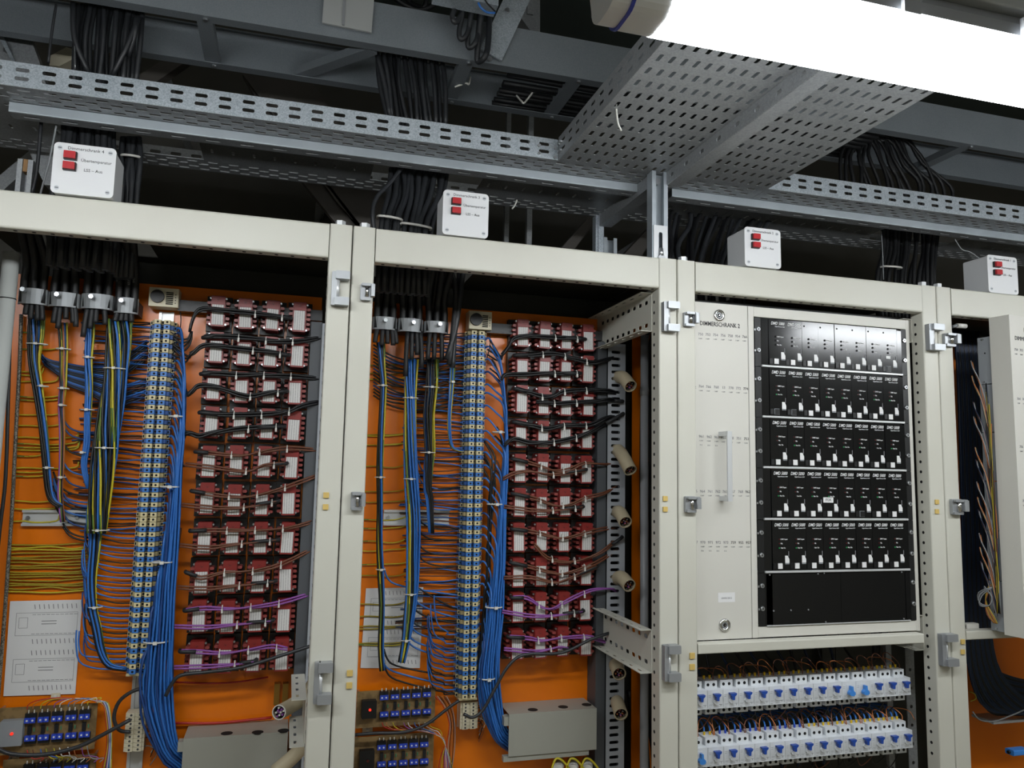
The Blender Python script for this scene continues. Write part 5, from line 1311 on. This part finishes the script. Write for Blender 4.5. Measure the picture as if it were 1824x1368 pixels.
# wires over the breakers
for r in range(2):
    zt=BZ[r]+.0375
    o=thing('breaker_wiring','brown jumper loops and ferrules on top of the %s breaker row'%['upper','lower'][r],'wires',(1.2,BY+.03,zt),'jumper wires on the breakers')
    for k in range(15):
        x=BX0+BP*k
        for j,sx in enumerate((-.0125,.0035)):
            fm='ferrule_yellow' if (r==0 and k>0) or (r==1 and (k<2 or k>7)) else 'ferrule_blue'
            if r==0 and k==0: fm='ferrule_blue'
            if r==0 and j==1 and k>9: pass
            MB().cyl((x+sx,BY+.034,zt-.001),(x+sx,BY+.034,zt+.008),.0024,fm,8,r1=.0032).build('ferrule',o)
            if fm=='ferrule_blue' or r==1: MB().tube([V(x+sx,BY+.034,zt+.007),V(x+sx+.004,BY+.045,zt+.016),V(x+sx+.010,BY+.08,zt+.022),V(x+sx+.014,BY+.15,zt+.01)],.0022,'wire_blue' if r else 'wire_blue_dark',6).build('wire',o)
        if k<14:
            hh=RNG.uniform(.024,.04); dx=BP+RNG.uniform(-.004,.004); xa=x+.0105
            c=RNG.choice(['wire_brown','wire_orange','wire_orange']) if r==1 or k<5 else RNG.choice(['wire_brown','wire_orange','wire_brown'])
            yb=BY+.03+RNG.uniform(-.004,.012)
            MB().tube([V(xa,BY+.026,zt-.004),V(xa-.001,BY+.028,zt+.012),V(xa+dx*.22,yb+.01,zt+hh*.85),V(xa+dx*.5,yb+.012,zt+hh),V(xa+dx*.78,yb+.01,zt+hh*.85),V(xa+dx+.001,BY+.028,zt+.012),V(xa+dx,BY+.026,zt-.004)],.0013,c,6,4).build('jumper',o)
            if (k*5+r)%3==0: MB().tube([V(xa+.002,BY+.03,zt-.004),V(xa-.002,BY+.04,zt+.014),V(xa+dx*.3,yb+.03,zt+hh*.6),V(xa+dx*1.2,yb+.05,zt+hh*.5),V(xa+dx*1.9,BY+.05,zt+.016),V(xa+dx*2,BY+.03,zt-.004)],.0013,'wire_orange',6,4).build('jumper',o)
    zb=BZ[r]-.0425
    for k in range(14):
        x=BX0+BP*k+.003; hh=RNG.uniform(.03,.05)
        MB().tube([V(x,BY+.03,zb+.004),V(x,BY+.034,zb-.012),V(x+BP*.5,BY+.045,zb-hh),V(x+BP,BY+.034,zb-.012),V(x+BP,BY+.03,zb+.004)],.0013,RNG.choice(['wire_black','wire_brown','wire_black']),6,4).build('jumper',o)
# uprights beside the breakers and dim things behind
def punched(x0,x1,Y,z0,z1,label):
    o=thing('punched_upright',label,'upright',((x0+x1)/2,Y,z0),'punched uprights beside the breakers'); n=int((z1-z0)/.05)
    MB().perf((x0,Y,z0),(1,0,0),(0,0,1),x1-x0,z1-z0,[(.03+.05*i,.0045,[((x1-x0)/2,.0045)]) for i in range(n-1)],'galv_dull').build('strip',o,thick=.002)
    MB().box(x1-.001,x1+.001,Y+.0012,Y+.03,z0,z1,'galv_dull').build('return',o)
punched(at(1607,1250,.075).x,at(1617,1250,.075).x,.13,.5,1.236,'narrow punched upright just right of the breakers')
punched(at(1619,1250,.12).x+.02,at(1632,1250,.12).x+.025,.15,.5,1.236,'wider punched upright behind the narrow one, right of the breakers')
bl=[]
for k in range(14):
    x=.88+.045*k; bl.append([V(x,.30,1.26),V(x+.01,.27,1.18),V(x+.03+J(.02),.25,1.10),V(x+.02+J(.03),.26,1.0),V(x+J(.03),.27,.85)])
bundle('wire_bundle','dim dark blue wires behind the breaker rows',bl,.004,['wire_navy','cable_dark'],cat='wires',group='dim wires behind the breakers',part='wire')
bl=[]
for k in range(9):
    x=1.535+J(.012); bl.append([V(x,.16+J(.03),2.0),V(x+J(.01),.16+J(.02),1.7),V(x+J(.01),.18+J(.02),1.4),V(x,.2,1.15)])
bundle('wire_bundle','dark cables hanging in the gap right of the black modules',bl,.005,['cable_dark','cable'],cat='wires',group='dim wires behind the breakers',part='wire')
# ================================================================== door hardware on the posts
def hinge(label,x0,x1,y0,y1):
    a=at(x0,y0,-.016); b=at(x1,y1,-.016); w=b.x-a.x; z1,z0=a.z,b.z; h=z1-z0
    o=thing('hinge_block',label,'hinge',((a.x+b.x)/2,0,z0),'grey door hinges on the posts')
    MB().rbox(a.x,a.x+w*.38,-.016,-.0006,z0,z1,.002,'y','die_cast').build('spine',o)
    for (c,d) in ((z0,z0+h*.235),(z1-h*.235,z1)): MB().rbox(a.x+w*.2,b.x,-.024,-.0006,c,d,.002,'y','die_cast').build('knuckle',o)
    MB().cyl((a.x+w*.34,-.012,z0+h*.235),(a.x+w*.34,-.012,z1-h*.235),.0045,'alu',12).build('pin',o)
def keeper(label,x0,x1,y0,y1):
    a=at(x0,y0,-.012); b=at(x1,y1,-.012); w=b.x-a.x; z1,z0=a.z,b.z; h=z1-z0
    o=thing('latch_keeper',label,'latch',((a.x+b.x)/2,0,z0),'latch keepers on the posts')
    MB().rbox(a.x,a.x+w*.74,-.010,-.0006,z0,z1,.003,'y','die_cast').build('base',o)
    MB().cyl((a.x+w*.45,-.012,z0+h*.2),(a.x+w*.45,-.012,z1-h*.12),w*.15,'chrome',14).build('roller',o)
    MB().rbox(a.x+w*.68,b.x,-.024,-.006,z0+h*.22,z1-h*.08,.003,'z','die_cast').build('hook',o)
    MB().rbox(a.x+w*.05,a.x+w*.95,-.020,-.009,z1-h*.18,z1-h*.02,.002,'y','die_cast').build('bridge',o)
    MB().rbox(a.x+w*.05,a.x+w*.75,-.014,-.009,z0+h*.0,z0+h*.2,.002,'y','die_cast').build('foot',o)
for l,q in (('grey C-shaped hinge high on the post left of the first joint',(592,621,482,545)),('grey C-shaped hinge low on the post left of the first joint',(561,590,1181,1253)),
  ('grey C-shaped hinge high on the post beside the numbered panel',(1183,1209,536,591)),('grey C-shaped hinge low on the post left of the breakers',(1184,1211,1150,1213)),
  ('grey C-shaped hinge high on the post right of the black modules',(1655,1681,576,625)),('grey C-shaped hinge low on the post right of the breakers',(1678,1705,1130,1186))): hinge(l,*q)
for l,q in (('chrome latch keeper high on the post right of the first joint',(643,667,504,536)),('chrome latch keeper at mid height right of the first joint',(626,650,876,909)),
  ('chrome latch keeper high beside the numbered panel',(1220,1243,555,582)),('chrome latch keeper at mid height beside the panel handle',(1222,1246,884,913)),
  ('chrome latch keeper high on the rightmost cabinet',(1684,1708,593,618)),('chrome latch keeper at mid height on the rightmost cabinet',(1697,1722,889,917))): keeper(l,*q)
n=0
for x,y,s,w_ in ((581,882,10,'upper of two, mid height, left of the first joint'),(580,903,10,'lower of two, mid height, left of the first joint'),(623,1199,10.5,'upper of two low on the post right of the first joint'),(622,1221,10.5,'lower of two low on the post right of the first joint'),
  (1185,888,8,'upper of two at mid height left of the numbered panel'),(1185,907,8,'lower of two at mid height left of the numbered panel'),(1233,1168,9,'upper of two left of the upper breaker row'),(1233,1188,9,'lower of two left of the upper breaker row'),
  (1669,894,6.5,'upper of two at mid height right of the black modules'),(1669,911,6.5,'lower of two at mid height right of the black modules'),(1715,1143,6.5,'upper of two low on the rightmost cabinet post'),(1715,1161,6.5,'lower of two low on the rightmost cabinet post')):
    c=at(x,y,-.002); h=(at(x+s/2,y,-.002)-c).length
    o=MB().rbox(c.x-h,c.x+h,-.0035,-.0004,c.z-h,c.z+h,.001,'y','beige_tag').build('hole_plug'); tag(o,'small yellowish square plug, '+w_,'plug','square plugs in the posts')
# ================================================================== cabinet 1: swing frame standing ajar
P=V(1.739,-.1,0); th=math.radians(8.5); dr=V(math.cos(th),math.sin(th),0); nb=V(-math.sin(th),math.cos(th),0)
sf=thing('swing_frame','beige swing frame standing ajar in the rightmost cabinet, cut off by the picture edge','swing frame',(2.0,-.05,1.26))
zt,zb=2.1118,1.2600
M=Matrix(((dr.x,nb.x,0,P.x),(dr.y,nb.y,0,P.y),(0,0,1,0),(0,0,0,1)))
b=MB().box(0,.66,0,.003,zb,zt,'paint_panel',M); b.box(0,.003,.003,.056,zb,zt,'paint_panel',M); b.box(.003,.66,.003,.056,zt-.003,zt,'paint_panel',M); b.box(.003,.66,.003,.056,zb,zb+.003,'paint_panel',M); b.build('cover_panel',sf)
lk=M@V(.072,-.0002,at(1822,588,-.09).z); m=MB(); n_=-nb
m.ring(lk,n_,.0085,.0135,.004,'chrome',20); m.cyl(lk,lk+n_*.003,.0085,'steel',16); m.build('lock',sf)
rot=(math.pi/2,0,th)
text('DIMMERSCHRANK 1',.0158,'ink',sf,M@V(.085,-.0005,at(1816,604,-.09).z),rot=rot,xs=.93)
for y,nums in ((624,['750','752','754','756','758']),(711,['764','766','768','770','772']),(796,['776','778','780','782','784']),(892,['786','788','790','792','794']),(983,['796','798','800','802','804'])):
    z=at(1812,y,-.09).z
    for k,s in enumerate(nums):
        text(s,.0098,'ink_light',sf,M@V(.022+.0225*k,-.0005,z),rot=rot); text('1 kW',.0048,'ink_light',sf,M@V(.021+.0225*k,-.0005,z-.012),rot=rot)
# rack chassis behind the frame, with its wiring
def Mp(u,v,z): return M@V(u,v,z)
ch=thing('rack_chassis','grey side plate of the subracks behind the ajar swing frame','rack',Mp(.05,.15,1.3))
zz=at(1742,605,.02).z
for k in range(6):
    a=zz-.001-.1335*k; MB().box(.012,.5,.0565,.10,a-.131,a,'grey_plastic',M).build('side_plate',ch)
    for (v,dz) in ((.085,.006),(.085,.125)):
        s=Mp(.012,v,a-dz); MB().cyl(s,s-dr*.003,.003,'zinc',8).build('screw',ch)
    s=Mp(.012,.08,a-.045); MB().cyl(s+dr*.0005,s-dr*.0004,.0024,'dark_hole',8).build('hole',ch)
W=[]
cl1=['wire_grey','wire_brown','wire_black','wire_orange','wire_grey','wire_olive','wire_navy','wire_brown','wire_black']
def wv(px,py,du=0.):      # a point just left of the chassis side plate, read off the photograph
    z=at(px,py,-.02).z; return Mp(-.008+du,.058+(1767+(py-640)*.028-px)/24*.042,z)
for k in range(18):
    off=RNG.uniform(-7,3); p_=[]
    for y in (700+RNG.uniform(-20,60),780,860,940,1020,1090): p_.append(wv(1764+(y-640)*.03+off*.7+RNG.uniform(-2.5,2.5),y,-.003*(k%3)))
    W.append((p_,cl1[k%9]))
for j,y in enumerate((645,672,718,745,800,822,862,890,912,955,980,1005)):
    for k in range(4):
        W.append(([wv(1741+(y-640)*.028+k*.6,y-4+k,-.006),wv(1745+(y-640)*.028+k,y+10+k*3,-.008),wv(1754+(y-640)*.028+k,y+30+k*4,-.009),wv(1762+(y-640)*.028,y+60+k*4,-.007),wv(1766+(y-640)*.028,y+90,-.006)],cl1[(j*3+k)%9]))
for k in range(6):
    W.append(([wv(1770,1045,-.01),wv(1750+k,1058+k,-.012),wv(1752,1076+k,-.014),wv(1766,1078,-.012),wv(1770,1062,-.01),wv(1758,1050-k,-.01)],cl1[(k*2)%6]))
    W.append(([wv(1770-k,1040,-.006),wv(1760,1070,-.01),wv(1762+k*2,1095,-.01),wv(1772+k,1108,-.008)],cl1[(k*2+1)%6]))
harness('rack_wiring','tangled thin wires running down behind the ajar swing frame',W,.0016,n=5)
bl=[]
for k in range(34):  # real wires, drawn darker and wider to stand in for shade on the plate
    x=1706+(k%17)*2.6; Yk=.24+.02*(k//17)
    bl.append([at(x-6,590,Yk),at(x,660,Yk),at(x+5,800,Yk),at(x+9,950,Yk),at(x+14,1100,Yk),at(x+22+(k%17)*.8,1200,Yk),at(x+52+(k%17)*3,1262,Yk),at(x+120+(k%17)*2,1270+(k%17),Yk)])
for k in range(20):  # more wires added to darken the plate where the frame shades it
    y=1150+k*5; bl.append([at(1722+(k%5)*4,y-60,.29),at(1738+(k%5)*3,y,.28),at(1768,y+40-k*.8,.27),at(1806,y+58-k*1.6,.27),at(1850,y+66-k*2,.28)])
bundle('blue_wire_bundle','dim sheaf of dark blue wires in the rightmost cabinet',bl,.0042,['wire_navy','wire_navy','cable_dark'],cat='wires',group='blue wire bundles right of the strips',part='wire')
MB().rbox(1.652,2.3,.0,.03,at(1730,1140,.0).z,at(1730,1124,0).z,.003,'x','paint').build('cross_rail',CAB[1])
o=thing('bearing_block','white plastic bearing block on the rail of the rightmost cabinet','bearing',at(1733,1117,.03),'bearings of the swing frame')
a=at(1722,1111,.03); b=at(1744,1121,.03); MB().rbox(a.x,b.x,.03,.045,b.z,a.z,.003,'y','tie').build('block',o); MB().cyl((a.x-.004,.04,(a.z+b.z)/2),(a.x+.002,.04,(a.z+b.z)/2),.006,'dark_hole',10).build('bore',o)
o=thing('bearing_block','white plastic bearing pin near the top of the rightmost cabinet','bearing',at(1710,579,.06),'bearings of the swing frame')
a=at(1704,580,.06); b=at(1720,581,.06); MB().cyl(a,b,.007,'tie',14).build('pin',o); MB().cyl(at(1696,582,.06),a,.005,'steel',12).build('shaft',o)
a=at(1770,1288,.25); b=at(1840,1276,.25)
o=MB().box(a.x,b.x+.1,.25,.33,a.z-.004,a.z+.003,'alu').build('metal_ledge'); tag(o,'pale metal ledge low in the rightmost cabinet','ledge')
tag(MB().tube([at(x,y,.2) for x,y in ((1733,1268),(1745,1282),(1770,1285),(1800,1275),(1830,1262))],.0022,'wire_grey',6).build('thin_cable'),'thin grey wire sagging low in the rightmost cabinet','cable')
tag(MB().tube([at(x,y,.2) for x,y in ((1727,1232),(1736,1236),(1738,1245),(1729,1249))],.0018,'wire_olive',6).build('thin_cable'),'small olive wire loop beside the rightmost post','cable')
o=thing('blue_plug','blue plug at the lower right picture edge','plug',at(1815,1345,.2)); a=at(1806,1340,.2); MB().rbox(a.x,a.x+.06,.2,.23,a.z-.012,a.z+.004,.003,'x','toggle_light').build('body',o); MB().cyl((a.x-.006,.215,a.z-.004),(a.x,.215,a.z-.004),.005,'black',10).build('cable_neck',o)
make_texts()
